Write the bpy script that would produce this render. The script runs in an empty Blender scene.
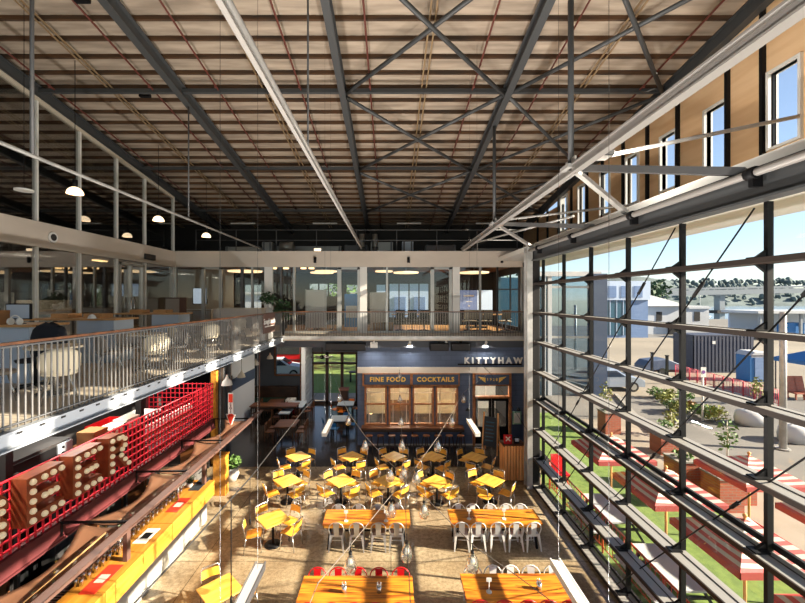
import bpy, math, random
from mathutils import Vector, Matrix
random.seed(7)
S = bpy.context.scene
COL = S.collection
PI = math.pi
EYE, FP, VX, VY = 5.85, 390.0, 391.0, 299.0

# ------------------------------------------------------------ camera, sky, sun, exposure
cd = bpy.data.cameras.new('camera'); cam = bpy.data.objects.new('camera', cd); COL.objects.link(cam)
cam.location = (0, 0, EYE); cam.rotation_euler = (PI/2, 0, 0)
cd.sensor_width = 36; cd.lens = FP/805*36
cd.shift_x = 11.5/805; cd.shift_y = -2.5/805
cd.clip_end = 3000; cd.clip_start = .05
S.camera = cam
SUN = Vector((-1.5, .24, -.655)).normalized()
w = bpy.data.worlds.new('sky'); S.world = w; w.use_nodes = True
nt = w.node_tree; bg = nt.nodes['Background']
sky = nt.nodes.new('ShaderNodeTexSky'); sky.sky_type = 'NISHITA'; sky.sun_disc = False
sky.sun_elevation = math.radians(23.5); sky.sun_rotation = math.atan2(-SUN.x, -SUN.y)
sky.air_density = 1.0; sky.dust_density = .0; sky.ozone_density = 3.5
hs = nt.nodes.new('ShaderNodeHueSaturation'); hs.inputs['Saturation'].default_value = .8; hs.inputs['Value'].default_value = .88
nt.links.new(sky.outputs[0], hs.inputs['Color']); nt.links.new(hs.outputs[0], bg.inputs[0]); bg.inputs[1].default_value = .17
sd = bpy.data.lights.new('sun', 'SUN'); so = bpy.data.objects.new('sun', sd); COL.objects.link(so)
sd.energy = 15; sd.angle = math.radians(.6); sd.color = (1, .88, .70)
so.rotation_euler = SUN.to_track_quat('-Z', 'Y').to_euler(); so.location = (30, -6, 20)
vs = S.view_settings; vs.view_transform = 'Standard'; vs.look = 'None'; vs.gamma = 1; vs.use_curve_mapping = False
vs.exposure = 0.45
cy = S.cycles; cy.use_denoising = True; cy.max_bounces = 10; cy.diffuse_bounces = 5; cy.glossy_bounces = 4
cy.transmission_bounces = 6; cy.transparent_max_bounces = 32; cy.sample_clamp_indirect = 6; cy.caustics_reflective = False

# ------------------------------------------------------------ helpers
def F(px, py, h=0.):            # a pixel of the photograph on the level z = h
    y = FP*(EYE-h)/(py-VY); return ((px-VX)*y/FP, y)
def WX(px, y): return (px-VX)*y/FP
def WZ(py, y): return EYE-(py-VY)*y/FP

class MB:
    def __init__(s): s.v = []; s.f = []; s.m = []; s.sm = []
    def add(s, v, f, m=0, sm=False):
        n = len(s.v); s.v += [tuple(p) for p in v]
        for q in f: s.f.append(tuple(i+n for i in q)); s.m.append(m); s.sm.append(sm)
        return s
    def b(s, x0, x1, y0, y1, z0, z1, m=0):
        v = [(x, y, z) for z in (z0, z1) for y in (y0, y1) for x in (x0, x1)]
        return s.add(v, [(0,2,3,1),(4,5,7,6),(0,1,5,4),(2,6,7,3),(0,4,6,2),(1,3,7,5)], m)
    def box(s, c, d, rz=0, rx=0, ry=0, m=0):
        M = Matrix.Translation(c) @ Matrix.Rotation(rz,4,'Z') @ Matrix.Rotation(rx,4,'X') @ Matrix.Rotation(ry,4,'Y')
        v = [M @ Vector((x*d[0]/2, y*d[1]/2, z*d[2]/2)) for z in (-1,1) for y in (-1,1) for x in (-1,1)]
        return s.add(v, [(0,2,3,1),(4,5,7,6),(0,1,5,4),(2,6,7,3),(0,4,6,2),(1,3,7,5)], m)
    def bar(s, p, q, wd, ht, m=0, w2=None, h2=None):
        p = Vector(p); q = Vector(q); d = (q-p).normalized()
        up = Vector((0,0,1)) if abs(d.z) < .97 else Vector((0,1,0))
        a = d.cross(up).normalized(); u = a.cross(d)
        w2 = wd if w2 is None else w2; h2 = ht if h2 is None else h2
        v = []
        for c, ww, hh in ((p, wd, ht), (q, w2, h2)):
            v += [c+a*(i*ww/2)+u*(j*hh/2) for i, j in ((-1,-1),(1,-1),(1,1),(-1,1))]
        return s.add(v, [(3,2,1,0),(4,5,6,7),(0,1,5,4),(1,2,6,5),(2,3,7,6),(3,0,4,7)], m)
    def tube(s, pts, r, n=8, m=0, closed=False):
        pts = [Vector(p) for p in pts]; N = len(pts); rr = r if isinstance(r, (list, tuple)) else [r]*N
        v = []; a = None
        for i, p in enumerate(pts):
            if closed: d = pts[(i+1) % N]-pts[i-1]
            else: d = pts[min(i+1, N-1)]-pts[max(i-1, 0)]
            d.normalize()
            if a is None:
                a = d.cross(Vector((0,0,1)) if abs(d.z) < .9 else Vector((1,0,0))).normalized()
            else:
                a = (a-d*a.dot(d)).normalized()
            u = d.cross(a)
            v += [p+(a*math.cos(2*PI*k/n)+u*math.sin(2*PI*k/n))*rr[i] for k in range(n)]
        f = []
        for i in range(N if closed else N-1):
            j = (i+1) % N
            f += [(i*n+k, i*n+(k+1) % n, j*n+(k+1) % n, j*n+k) for k in range(n)]
        s.add(v, f, m, True)
        if not closed:
            n0 = len(s.v)-N*n
            s.f.append(tuple(n0+k for k in reversed(range(n)))); s.m.append(m); s.sm.append(False)
            s.f.append(tuple(n0+(N-1)*n+k for k in range(n))); s.m.append(m); s.sm.append(False)
        return s
    def lathe(s, prof, c=(0,0,0), n=16, m=0, sm=True):
        v = [(c[0]+r*math.cos(2*PI*k/n), c[1]+r*math.sin(2*PI*k/n), c[2]+z) for r, z in prof for k in range(n)]
        f = [(i*n+k, i*n+(k+1) % n, (i+1)*n+(k+1) % n, (i+1)*n+k) for i in range(len(prof)-1) for k in range(n)]
        return s.add(v, f, m, sm)
    def disc(s, c, r, t, n=20, m=0): return s.lathe([(.0005,0),(r,0),(r,t),(.0005,t)], c, n, m, False)
    def ball(s, c, r, n=8, sz=1, m=0):
        k = max(4, n//2)
        return s.lathe([(max(.0004, r*math.sin(PI*i/k)), -r*sz*math.cos(PI*i/k)) for i in range(k+1)], c, n, m)
    def prism(s, pts, off, m=0):
        n = len(pts); o = Vector(off)
        v = [Vector(p) for p in pts]+[Vector(p)+o for p in pts]
        return s.add(v, [tuple(range(n))[::-1], tuple(range(n, 2*n))]+[(i, (i+1) % n, (i+1) % n+n, i+n) for i in range(n)], m)
    def leaves(s, c, r, k, size, m=0, mats=1):
        for _ in range(k):
            d = Vector((random.gauss(0,1), random.gauss(0,1), random.gauss(0,1))).normalized()*random.random()**.45
            p = Vector((c[0]+d.x*r[0], c[1]+d.y*r[1], c[2]+d.z*r[2]))
            a = Vector((random.gauss(0,1), random.gauss(0,1), random.gauss(0,.6))).normalized()
            b = a.cross(Vector((random.gauss(0,1), random.gauss(0,1), random.gauss(0,1)))).normalized()
            q = size*random.uniform(.6, 1.3)
            s.add([p-a*q, p+b*q*.45, p+a*q, p-b*q*.45], [(0,1,2,3)], m+random.randrange(mats))
        return s
    def o(s, name, mat, parent=None, loc=None, bev=0):
        me = bpy.data.meshes.new(name); me.from_pydata(s.v, [], s.f)
        for k in (mat if isinstance(mat, (list, tuple)) else [mat]): me.materials.append(k)
        me.polygons.foreach_set('material_index', s.m); me.polygons.foreach_set('use_smooth', s.sm); me.update()
        ob = bpy.data.objects.new(name, me); COL.objects.link(ob)
        if parent: ob.parent = parent
        if loc: ob.location = loc
        if bev:
            md = ob.modifiers.new('b', 'BEVEL'); md.width = bev; md.segments = 2; md.limit_method = 'ANGLE'
        return ob

def tag(o, label, cat, group=None, kind=None):
    o['label'] = label; o['category'] = cat
    if group: o['group'] = group
    if kind: o['kind'] = kind
    return o
def thing(name, label, cat, loc=(0,0,0), rz=0, group=None, kind=None):
    o = bpy.data.objects.new(name, None); COL.objects.link(o); o.location = loc; o.rotation_euler = (0,0,rz)
    o.empty_display_size = .1
    return tag(o, label, cat, group, kind)
def dup(root, loc, rz=0, label=None, group=None, scale=None):
    r = root.copy(); COL.objects.link(r); r.location = loc; r.rotation_euler = (0,0,rz)
    if scale: r.scale = scale
    if label: r['label'] = label
    if group: r['group'] = group
    for ch in root.children:
        c = ch.copy(); COL.objects.link(c); c.parent = r
        for g in ch.children:
            d = g.copy(); COL.objects.link(d); d.parent = c
    return r
class Rep:                       # first call places the first one itself, later calls copy it
    def __init__(s, root, sc=1.): s.r = root; s.used = False; root.scale = (sc, sc, sc)
    def __call__(s, loc, rz=0, label=None, group=None):
        if not s.used:
            s.used = True; s.r.location = loc; s.r.rotation_euler = (0,0,rz)
            if label: s.r['label'] = label
            if group: s.r['group'] = group
            return s.r
        return dup(s.r, loc, rz, label, group)
def st(mb, name, mat, label, cat='wall', group=None, bev=0):
    return tag(mb.o(name, mat, bev=bev), label, cat, group, 'structure')
def text(body, size, mat, parent, loc, rot, ext=.01, name='lettering', sx=1.0, align='CENTER', space=1.0, bold=0.):
    c = bpy.data.curves.new(name, 'FONT'); c.body = body; c.size = size; c.extrude = ext; c.align_x = align; c.align_y = 'CENTER'
    c.space_character = space; c.offset = bold; c.resolution_u = 3
    c.materials.append(mat); o = bpy.data.objects.new(name, c); COL.objects.link(o)
    bpy.context.view_layer.update(); me = bpy.data.meshes.new_from_object(o.evaluated_get(bpy.context.evaluated_depsgraph_get())); bpy.data.objects.remove(o)
    o = bpy.data.objects.new(name, me); COL.objects.link(o)
    o.parent = parent; o.location = loc; o.rotation_euler = rot; o.scale = (sx, 1, 1); return o

# ------------------------------------------------------------ materials
def srgb(h):
    def l(c): c /= 255; return c/12.92 if c <= .04045 else ((c+.055)/1.055)**2.4
    return (l(h[0]), l(h[1]), l(h[2]), 1)
def base(name):
    m = bpy.data.materials.new(name); m.use_nodes = True; return m, m.node_tree, m.node_tree.nodes['Principled BSDF']
def mat(name, c, rough=.5, metal=0, c2=None, sc=(8,8,8), det=4, lo=.35, hi=.65, bump=0, emit=0, spec=.5, brick=None):
    m, t, p = base(name); c = srgb(c)
    p.inputs['Base Color'].default_value = c; p.inputs['Roughness'].default_value = rough; p.inputs['Metallic'].default_value = metal
    p.inputs['Specular IOR Level'].default_value = spec
    if emit:
        p.inputs['Emission Color'].default_value = c; p.inputs['Emission Strength'].default_value = emit
    if c2 or bump:
        tc = t.nodes.new('ShaderNodeTexCoord'); mp = t.nodes.new('ShaderNodeMapping'); mp.inputs['Scale'].default_value = sc
        t.links.new(tc.outputs['Object'], mp.inputs[0])
        n = t.nodes.new('ShaderNodeTexNoise'); n.inputs['Scale'].default_value = 1; n.inputs['Detail'].default_value = det
        t.links.new(mp.outputs[0], n.inputs['Vector'])
        r = t.nodes.new('ShaderNodeValToRGB'); r.color_ramp.elements[0].position = lo; r.color_ramp.elements[1].position = hi
        r.color_ramp.elements[0].color = c; r.color_ramp.elements[1].color = srgb(c2) if c2 else c
        t.links.new(n.outputs[0], r.inputs[0]); t.links.new(r.outputs[0], p.inputs['Base Color'])
        if bump:
            b = t.nodes.new('ShaderNodeBump'); b.inputs['Strength'].default_value = bump; b.inputs['Distance'].default_value = .02
            t.links.new(n.outputs[0], b.inputs['Height']); t.links.new(b.outputs[0], p.inputs['Normal'])
    return m
def brickmat(name, c1, c2, mortar, bw, bh, ms=.01, rough=.6, axis='XZ'):
    m, t, p = base(name); p.inputs['Roughness'].default_value = rough
    tc = t.nodes.new('ShaderNodeTexCoord'); sp = t.nodes.new('ShaderNodeSeparateXYZ'); cb = t.nodes.new('ShaderNodeCombineXYZ')
    t.links.new(tc.outputs['Object'], sp.inputs[0])
    t.links.new(sp.outputs[axis[0]], cb.inputs[0]); t.links.new(sp.outputs[axis[1]], cb.inputs[1])
    b = t.nodes.new('ShaderNodeTexBrick'); b.inputs['Scale'].default_value = 1
    b.inputs['Color1'].default_value = srgb(c1); b.inputs['Color2'].default_value = srgb(c2); b.inputs['Mortar'].default_value = srgb(mortar)
    b.inputs['Brick Width'].default_value = bw; b.inputs['Row Height'].default_value = bh; b.inputs['Mortar Size'].default_value = ms
    t.links.new(cb.outputs[0], b.inputs['Vector']); t.links.new(b.outputs['Color'], p.inputs['Base Color'])
    return m
def lamp(name, kind, loc, e, col=(1,.86,.68), size=1., sy=None, rot=None, parent=None):
    l = bpy.data.lights.new(name, kind); l.energy = e; l.color = col
    if kind == 'AREA':
        l.size = size
        if sy: l.shape = 'RECTANGLE'; l.size_y = sy
    else: l.shadow_soft_size = size
    o = bpy.data.objects.new(name, l); COL.objects.link(o); o.location = loc
    if rot: o.rotation_euler = rot
    if parent: o.parent = parent
    return o
def glass(name, tint=(.93,.96,.96), f0=.04, f1=.75, pw=4., rc=(1,1,1), rough=0):
    m = bpy.data.materials.new(name); m.use_nodes = True; t = m.node_tree; t.nodes.clear()
    o = t.nodes.new('ShaderNodeOutputMaterial'); mx = t.nodes.new('ShaderNodeMixShader')
    tr = t.nodes.new('ShaderNodeBsdfTransparent'); tr.inputs[0].default_value = (*tint, 1)
    gl = t.nodes.new('ShaderNodeBsdfGlossy'); gl.inputs['Roughness'].default_value = rough; gl.inputs[0].default_value = (*rc, 1)
    lw = t.nodes.new('ShaderNodeLayerWeight'); lw.inputs[0].default_value = .5
    a = t.nodes.new('ShaderNodeMath'); a.operation = 'POWER'; a.inputs[1].default_value = pw
    b = t.nodes.new('ShaderNodeMath'); b.operation = 'MULTIPLY_ADD'; b.inputs[1].default_value = f1; b.inputs[2].default_value = f0
    t.links.new(lw.outputs['Facing'], a.inputs[0]); t.links.new(a.outputs[0], b.inputs[0]); t.links.new(b.outputs[0], mx.inputs[0])
    t.links.new(tr.outputs[0], mx.inputs[1]); t.links.new(gl.outputs[0], mx.inputs[2]); t.links.new(mx.outputs[0], o.inputs[0])
    return m
def floormat():
    m, t, p = base('polished_concrete')
    tc = t.nodes.new('ShaderNodeTexCoord')
    n1 = t.nodes.new('ShaderNodeTexNoise'); n1.inputs['Scale'].default_value = .7; n1.inputs['Detail'].default_value = 6
    n2 = t.nodes.new('ShaderNodeTexNoise'); n2.inputs['Scale'].default_value = 22; n2.inputs['Detail'].default_value = 3
    v = t.nodes.new('ShaderNodeTexVoronoi'); v.inputs['Scale'].default_value = 34
    br = t.nodes.new('ShaderNodeTexBrick'); br.inputs['Scale'].default_value = 1; br.offset = 0
    br.inputs['Brick Width'].default_value = 4.2; br.inputs['Row Height'].default_value = 2.9; br.inputs['Mortar Size'].default_value = .008
    br.inputs['Color1'].default_value = (1,1,1,1); br.inputs['Color2'].default_value = (.78,.72,.64,1); br.inputs['Mortar'].default_value = (.3,.3,.3,1)
    for k in (n1, n2, v, br): t.links.new(tc.outputs['Object'], k.inputs['Vector'])
    r = t.nodes.new('ShaderNodeValToRGB'); r.color_ramp.elements[0].position = .3; r.color_ramp.elements[1].position = .7
    r.color_ramp.elements[0].color = srgb((128,110,86)); r.color_ramp.elements[1].color = srgb((192,176,146))
    t.links.new(n1.outputs[0], r.inputs[0])
    r2 = t.nodes.new('ShaderNodeValToRGB'); r2.color_ramp.elements[0].color = (.45,.42,.38,1); r2.color_ramp.elements[1].color = (1.1,1.1,1.1,1)
    r2.color_ramp.elements[0].position = .05; r2.color_ramp.elements[1].position = .35
    t.links.new(v.outputs['Distance'], r2.inputs[0])
    a = t.nodes.new('ShaderNodeMixRGB'); a.blend_type = 'MULTIPLY'; a.inputs[0].default_value = .6
    t.links.new(r.outputs[0], a.inputs[1]); t.links.new(r2.outputs[0], a.inputs[2])
    b = t.nodes.new('ShaderNodeMixRGB'); b.blend_type = 'MULTIPLY'; b.inputs[0].default_value = 1
    t.links.new(a.outputs[0], b.inputs[1]); t.links.new(br.outputs['Color'], b.inputs[2])
    n2.inputs['Scale'].default_value = 11; n2.inputs['Detail'].default_value = 8; n2.inputs['Roughness'].default_value = .75
    r3 = t.nodes.new('ShaderNodeValToRGB'); r3.color_ramp.elements[0].position = .36; r3.color_ramp.elements[1].position = .62
    r3.color_ramp.elements[0].color = (.52,.48,.43,1); r3.color_ramp.elements[1].color = (1.15,1.15,1.15,1)
    t.links.new(n2.outputs[0], r3.inputs[0])
    d = t.nodes.new('ShaderNodeMixRGB'); d.blend_type = 'MULTIPLY'; d.inputs[0].default_value = .8
    t.links.new(b.outputs[0], d.inputs[1]); t.links.new(r3.outputs[0], d.inputs[2]); b = d
    t.links.new(b.outputs[0], p.inputs['Base Color'])
    p.inputs['Roughness'].default_value = .22; p.inputs['Specular IOR Level'].default_value = .45
    return m
def fabricmesh(name, c, fac):
    m, t, p = base(name); p.inputs['Base Color'].default_value = srgb(c); p.inputs['Roughness'].default_value = .8
    tr = t.nodes.new('ShaderNodeBsdfTransparent'); mx = t.nodes.new('ShaderNodeMixShader'); mx.inputs[0].default_value = fac
    t.links.new(tr.outputs[0], mx.inputs[1]); t.links.new(p.outputs[0], mx.inputs[2])
    t.links.new(mx.outputs[0], t.nodes['Material Output'].inputs[0]); return m

K = {}
K['floor'] = floormat()
K['board'] = mat('roof_board', (184,168,150), .9, c2=(146,132,117), sc=(.8,6,3), det=6, bump=.15)
K['purlin'] = mat('purlin_timber', (92,64,40), .8, c2=(58,46,36), sc=(1,8,8))
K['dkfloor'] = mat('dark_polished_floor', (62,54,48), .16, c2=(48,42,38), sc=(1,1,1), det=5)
K['steel'] = mat('grey_steel', (74,76,78), .5, .2)
K['steel2'] = mat('mid_grey_steel', (96,96,97), .5, .3)
K['galv'] = mat('pale_steel', (188,186,182), .45, .25, c2=(160,158,154), sc=(3,3,3))
K['tie'] = mat('tie_steel', (158,154,150), .45, .2)
K['kick'] = mat('kick_white', (176,174,168), .5)
K['bal'] = mat('baluster_steel', (112,110,108), .45, .3)
K['frame'] = mat('frame_timber', (190,126,80), .5, c2=(150,94,56), sc=(8,8,8))
K['edge'] = mat('edge_channel', (150,155,162), .5, .1)
K['mezzf'] = mat('mezzanine_floor', (196,184,166), .6, c2=(180,168,150), sc=(1,1,1))
K['disc'] = mat('disc_glow', (255,214,160), .4, emit=1.6)
K['dsteel'] = mat('dark_steel', (40,38,38), .6, .1, spec=.25)
K['black'] = mat('black_paint', (20,20,22), .55, spec=.2)
K['rust'] = mat('red_pipe_paint', (100,48,38), .6)
K['strip'] = mat('buff_strip', (140,116,84), .6)
K['ply'] = mat('plywood', (238,200,156), .7, c2=(226,184,138), sc=(.6,.6,5), det=5)
K['white'] = mat('white_paint', (226,224,218), .5)
K['offwhite'] = mat('off_white', (200,190,172), .6)
K['fascia'] = mat('fascia_panel', (212,200,186), .55, c2=(200,188,174), sc=(.5,.5,1))
K['alu'] = mat('aluminium', (176,174,168), .35, .5)
K['chrome'] = mat('bright_steel', (206,204,200), .25, .85)
K['zinc'] = mat('zinc_chair', (196,196,196), .3, .7)
K['redchair'] = mat('red_enamel', (200,24,30), .35)
K['yply'] = mat('honey_plywood', (242,180,62), .45, c2=(230,160,46), sc=(3,14,3))
K['oply'] = mat('orange_plywood', (206,110,24), .45, c2=(190,96,20), sc=(3,14,3))
K['ytab'] = mat('honey_tabletop', (248,196,88), .35, c2=(230,162,56), sc=(2,22,2), det=5)
K['ltab'] = mat('plank_tabletop', (236,150,46), .32, c2=(134,60,20), sc=(1.3,15,3), det=5, lo=.42, hi=.66)
K['bar'] = mat('bar_timber', (206,146,56), .4, c2=(186,118,38), sc=(12,1.2,12), det=5)
K['redwood'] = mat('red_timber', (186,44,24), .5)
K['brownwood'] = mat('brown_timber', (120,72,36), .5, c2=(84,48,24), sc=(2,10,10))
K['dkwood'] = mat('dark_timber', (64,40,26), .5, c2=(44,28,18), sc=(2,8,8))
K['pallet'] = mat('pallet_timber', (250,184,116), .7, c2=(216,146,82), sc=(9,9,1.2), det=5)
K['navy'] = brickmat('navy_blockwork', (92,106,132), (86,100,126), (76,90,114), .4, .2)
K['navyp'] = mat('navy_paint', (70,84,110), .5)
K['cream'] = mat('cream_paint', (224,214,198), .6)
K['gold'] = mat('gold_lettering', (250,204,96), .4)
K['mesh'] = mat('red_mesh_paint', (226,46,62), .45)
K['maroon'] = mat('maroon_beam', (104,44,46), .6, c2=(86,36,38), sc=(2,2,2))
K['rustbox'] = mat('rust_letter', (160,80,40), .55, c2=(128,58,28), sc=(4,4,4))
K['shade'] = fabricmesh('shade_cloth', (134,92,66), .68)
K['brownsteel'] = mat('brown_steel', (96,70,62), .55)
K['stain'] = mat('stainless', (186,186,184), .3, .8)
K['dark'] = mat('dark_wall', (46,44,44), .7)
K['slate'] = mat('slate_wall', (72,76,84), .7)
K['greybeam'] = mat('slab_edge', (132,126,122), .6)
K['wboard'] = mat('weatherboard', (222,226,232), .5)
K['green'] = mat('green_upholstery', (34,62,48), .7)
K['chairs'] = mat('cream_shell', (214,200,172), .5)
K['greyshell'] = mat('grey_shell', (150,140,128), .5)
K['desk'] = mat('desk_timber', (196,150,98), .45, c2=(176,128,78), sc=(2,10,2))
K['panelb'] = mat('pale_blue_panel', (178,190,202), .5)
K['screen'] = mat('screen', (120,134,170), .2, emit=.45)
K['screenw'] = mat('screen_light', (200,214,230), .2, emit=.5)
K['warm'] = mat('warm_glow', (255,206,140), .4, emit=3.2)
K['warm2'] = mat('lamp_glow', (255,226,184), .4, emit=1.9)
K['bulb'] = mat('frosted_bulb', (244,224,186), .3, emit=.2)
K['led'] = mat('led_white', (255,240,220), .4, emit=.8)
K['coat'] = mat('black_cloth', (22,24,32), .9)
K['carton'] = mat('carton', (150,104,62), .8)
K['paper'] = mat('paper', (226,222,212), .7)
K['sred'] = mat('sign_red', (216,58,36), .5)
K['blue'] = mat('tank_blue', (38,112,178), .5)
K['bluechair'] = mat('chair_blue', (30,110,170), .4)
K['bluedark'] = mat('container_blue', (50,56,76), .6)
K['asph'] = mat('asphalt', (116,112,106), .9, c2=(100,97,92), sc=(.3,.3,.3), det=6)
K['gravel'] = mat('gravel_yard', (142,132,116), .95, c2=(126,117,103), sc=(.1,.1,.1), det=6)
K['pave'] = mat('pale_paving', (150,138,122), .85, c2=(136,125,110), sc=(1,1,1))
K['kerb'] = mat('kerb_concrete', (140,135,126), .85)
K['lawn'] = mat('lawn', (112,134,58), .95, c2=(90,112,46), sc=(6,6,6), det=6, bump=.4)
K['ured'] = mat('canvas_red', (186,84,80), .8)
K['uwhite'] = mat('canvas_white', (196,188,174), .8)
K['terra'] = brickmat('terracotta_brick', (178,92,66), (160,80,58), (150,120,100), .24, .08)
K['pink'] = mat('barrier_red', (196,64,82), .6)
K['orange'] = mat('rail_orange', (204,84,50), .5)
K['water'] = mat('water', (134,152,164), .25)
K['hill'] = mat('hazed_bush_hill', (104,116,116), .95, c2=(82,94,94), sc=(.09,.09,.09), det=8, bump=.5)  # distance haze is mixed into this grey green colour
K['conc'] = mat('bridge_concrete', (150,156,160), .9)
K['bclad'] = mat('blue_cladding', (112,138,178), .5, c2=(98,124,166), sc=(.3,.3,8))
K['bband'] = mat('pale_cladding', (186,202,224), .5)
K['teal'] = mat('teal_glass', (60,96,116), .15)
K['house'] = mat('house_wall', (186,188,190), .7)
K['hroof'] = mat('pale_roof', (176,176,174), .6)
K['pot'] = mat('pot_white', (206,200,192), .6)
K['leaf1'] = mat('leaf_mid', (84,116,50), .7)
K['leaf2'] = mat('leaf_olive', (124,128,56), .7)
K['leaf3'] = mat('leaf_brown', (134,100,52), .7)
K['leafd'] = mat('leaf_dark', (44,74,42), .7)
K['bark'] = mat('bark', (120,100,78), .9)
K['barkw'] = mat('pale_bark', (206,200,188), .8)
K['car'] = mat('car_paint', (176,186,200), .25, .4)
K['tyre'] = mat('tyre', (26,26,28), .8)
K['carglass'] = mat('car_glass', (30,36,44), .1)
K['wing'] = mat('wing_column', (58,72,96), .5)
K['duct'] = mat('duct_metal', (140,138,132), .4, .5)
K['chalk'] = mat('chalkboard', (40,46,52), .7)
K['rope'] = mat('rope', (160,124,80), .9)
K['wire'] = mat('cable', (34,32,30), .8)
K['wirew'] = mat('white_cable', (128,118,110), .7)
K['louvt'] = mat('louvre_blade', (150,147,142), .5, .1)
K['louve'] = mat('louvre_edge', (48,40,36), .6, spec=.25)
K['plum'] = mat('mint_frame', (150,190,160), .5)
K['glass'] = glass('clear_glass', (.985,.99,.99), f0=.012, f1=.28, pw=5)
K['pglass'] = glass('partition_glass', (.74,.74,.72), f0=.09, f1=.85, pw=2.0)
K['oglass'] = glass('office_glass', (.86,.88,.88), f0=.04, f1=.6, pw=4)
K['wglass'] = glass('wing_glass', (.30,.42,.52), f0=.34, f1=.6, pw=3, rc=(.75,.9,1))
K['bglass'] = glass('bottle_glass', (.75,.8,.72), f0=.08, f1=.6, pw=3)
def blindmat():
    m, t, p = base('window_blind'); p.inputs['Base Color'].default_value = srgb((226,212,190)); p.inputs['Roughness'].default_value = .8
    tr = t.nodes.new('ShaderNodeBsdfTranslucent'); tr.inputs[0].default_value = srgb((240,224,196)); mx = t.nodes.new('ShaderNodeMixShader'); mx.inputs[0].default_value = .5
    t.links.new(p.outputs[0], mx.inputs[1]); t.links.new(tr.outputs[0], mx.inputs[2]); t.links.new(mx.outputs[0], t.nodes['Material Output'].inputs[0]); return m
K['blind'] = blindmat()
K['lamp'] = glass('lamp_glass', (.9,.88,.83), f0=.34, f1=.7, pw=2)
# ============================================================ THE SETTING
def RZ(y): return EYE+6.85-.144*y
def holes_wall(x0, x1, z0, z1, y0, y1, holes, axis='y', mb=None):
    mb = mb or MB(); xs = sorted({x0, x1, *[h[0] for h in holes], *[h[1] for h in holes]}); zs = sorted({z0, z1, *[h[2] for h in holes], *[h[3] for h in holes]})
    for i in range(len(xs)-1):
        if xs[i] < x0-1e-6 or xs[i+1] > x1+1e-6: continue
        for j in range(len(zs)-1):
            cx = (xs[i]+xs[i+1])/2; cz = (zs[j]+zs[j+1])/2
            if any(h[0] < cx < h[1] and h[2] < cz < h[3] for h in holes): continue
            if axis == 'y': mb.b(xs[i], xs[i+1], y0, y1, zs[j], zs[j+1])
            else: mb.b(y0, y1, xs[i], xs[i+1], zs[j], zs[j+1])
    return mb
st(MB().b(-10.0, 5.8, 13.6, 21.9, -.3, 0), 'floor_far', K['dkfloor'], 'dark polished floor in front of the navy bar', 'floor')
st(MB().b(-10.0, 4.5, -5, 13.6, -.3, 0).prism([(4.5,12.15,-.3),(4.7,12.15,-.3),(5.2,13.6,-.3),(4.5,13.6,-.3)],(0,0,.3)), 'floor', K['floor'], 'speckled polished concrete floor of the dining hall', 'floor')
mz = MB().b(-13.5, -4.21, -3, 22, 4.22, 4.41).b(-4.21, 5.7, 15.02, 22, 4.24, 4.41)
st(mz, 'floor_mezzanine', K['mezzf'], 'concrete mezzanine floor behind the balustrades', 'floor')
st(MB().b(-4.21, -4.17, -3, 15.0, 4.2, 4.4).b(-4.21, -4.11, -3, 15.0, 4.385, 4.41).b(-4.21, -4.11, -3, 15.0, 4.2, 4.215), 'trim_1', K['edge'], 'pale steel channel along the left mezzanine edge', 'edge beam')
st(MB().b(-4.2, 5.3, 14.98, 15.02, 4.29, 4.42), 'trim_2', K['galv'], 'pale steel edge of the far balcony', 'edge beam')
st(MB().b(-4.6, 5.5, 15.3, 15.5, 3.95, 4.22), 'trim_3', K['slate'], 'grey downstand beam under the far balcony', 'beam')
st(MB().b(-13.0, -4.3, 16.52, 21.5, 4.41, 4.43).b(-4.3, 5.6, 16.52, 21.5, 4.41, 4.43), 'floor_office', K['desk'], 'warm timber floor inside the upstairs offices', 'floor')
# roof
c = MB(); zz = lambda y: RZ(y)+.34
c.prism([(-13.5,-5,zz(-5)), (-13.5,21.9,zz(21.9)), (-13.5,21.9,zz(21.9)+.12), (-13.5,-5,zz(-5)+.12)], (20.95,0,0))
st(c, 'ceiling', K['board'], 'brown grey straw board roof lining between the purlins', 'ceiling')
pm = MB().b(-13.5, 7.25, -.03, .03, -.02, .07).o('roof_purlin', K['purlin'])
tag(pm, 'brown timber purlin running across the roof', 'purlin', 'timber purlins under the roof lining', 'structure')
for k in range(-22, 26):
    y = 7.74+.53*k
    if y > 21.5: break
    o = pm if k == -22 else pm.copy()
    if k > -22: COL.objects.link(o)
    o.location = (0, y, RZ(y)+.27)
def ibeam(mb, p, q, wd, ht, t=.02):
    p = Vector(p); q = Vector(q); d = (q-p).normalized(); a = d.cross(Vector((0,0,1))).normalized(); u = a.cross(d)
    mb.bar(p, q, t, ht)
    for s_ in (-1, 1): mb.bar(p+u*(s_*ht/2), q+u*(s_*ht/2), wd, t)
    return mb
RAF = [(-9.2,'along the top of the left glass wall'), (-5.45,'second from the left glass wall'), (-1.25,'in the middle of the roof'), (3.02,'above the heavy white tie beam'), (7.14,'along the top of the plywood wall')]
for X, d in RAF:
    st(ibeam(MB(), (X,-5,RZ(-5)), (X,21.6,RZ(21.6)), .17, .3, .025), 'roof_rafter', K['steel'], 'grey steel rafter '+d, 'rafter')
for y in (6.0, 10.2, 14.4, 18.6):
    st(MB().bar((-9.2,y,RZ(y)+.05), (7.1,y,RZ(y)+.05), .1, .1), 'roof_strut', K['steel'], 'dark steel strut crossing the rafters', 'strut', 'steel struts across the rafters')
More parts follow.
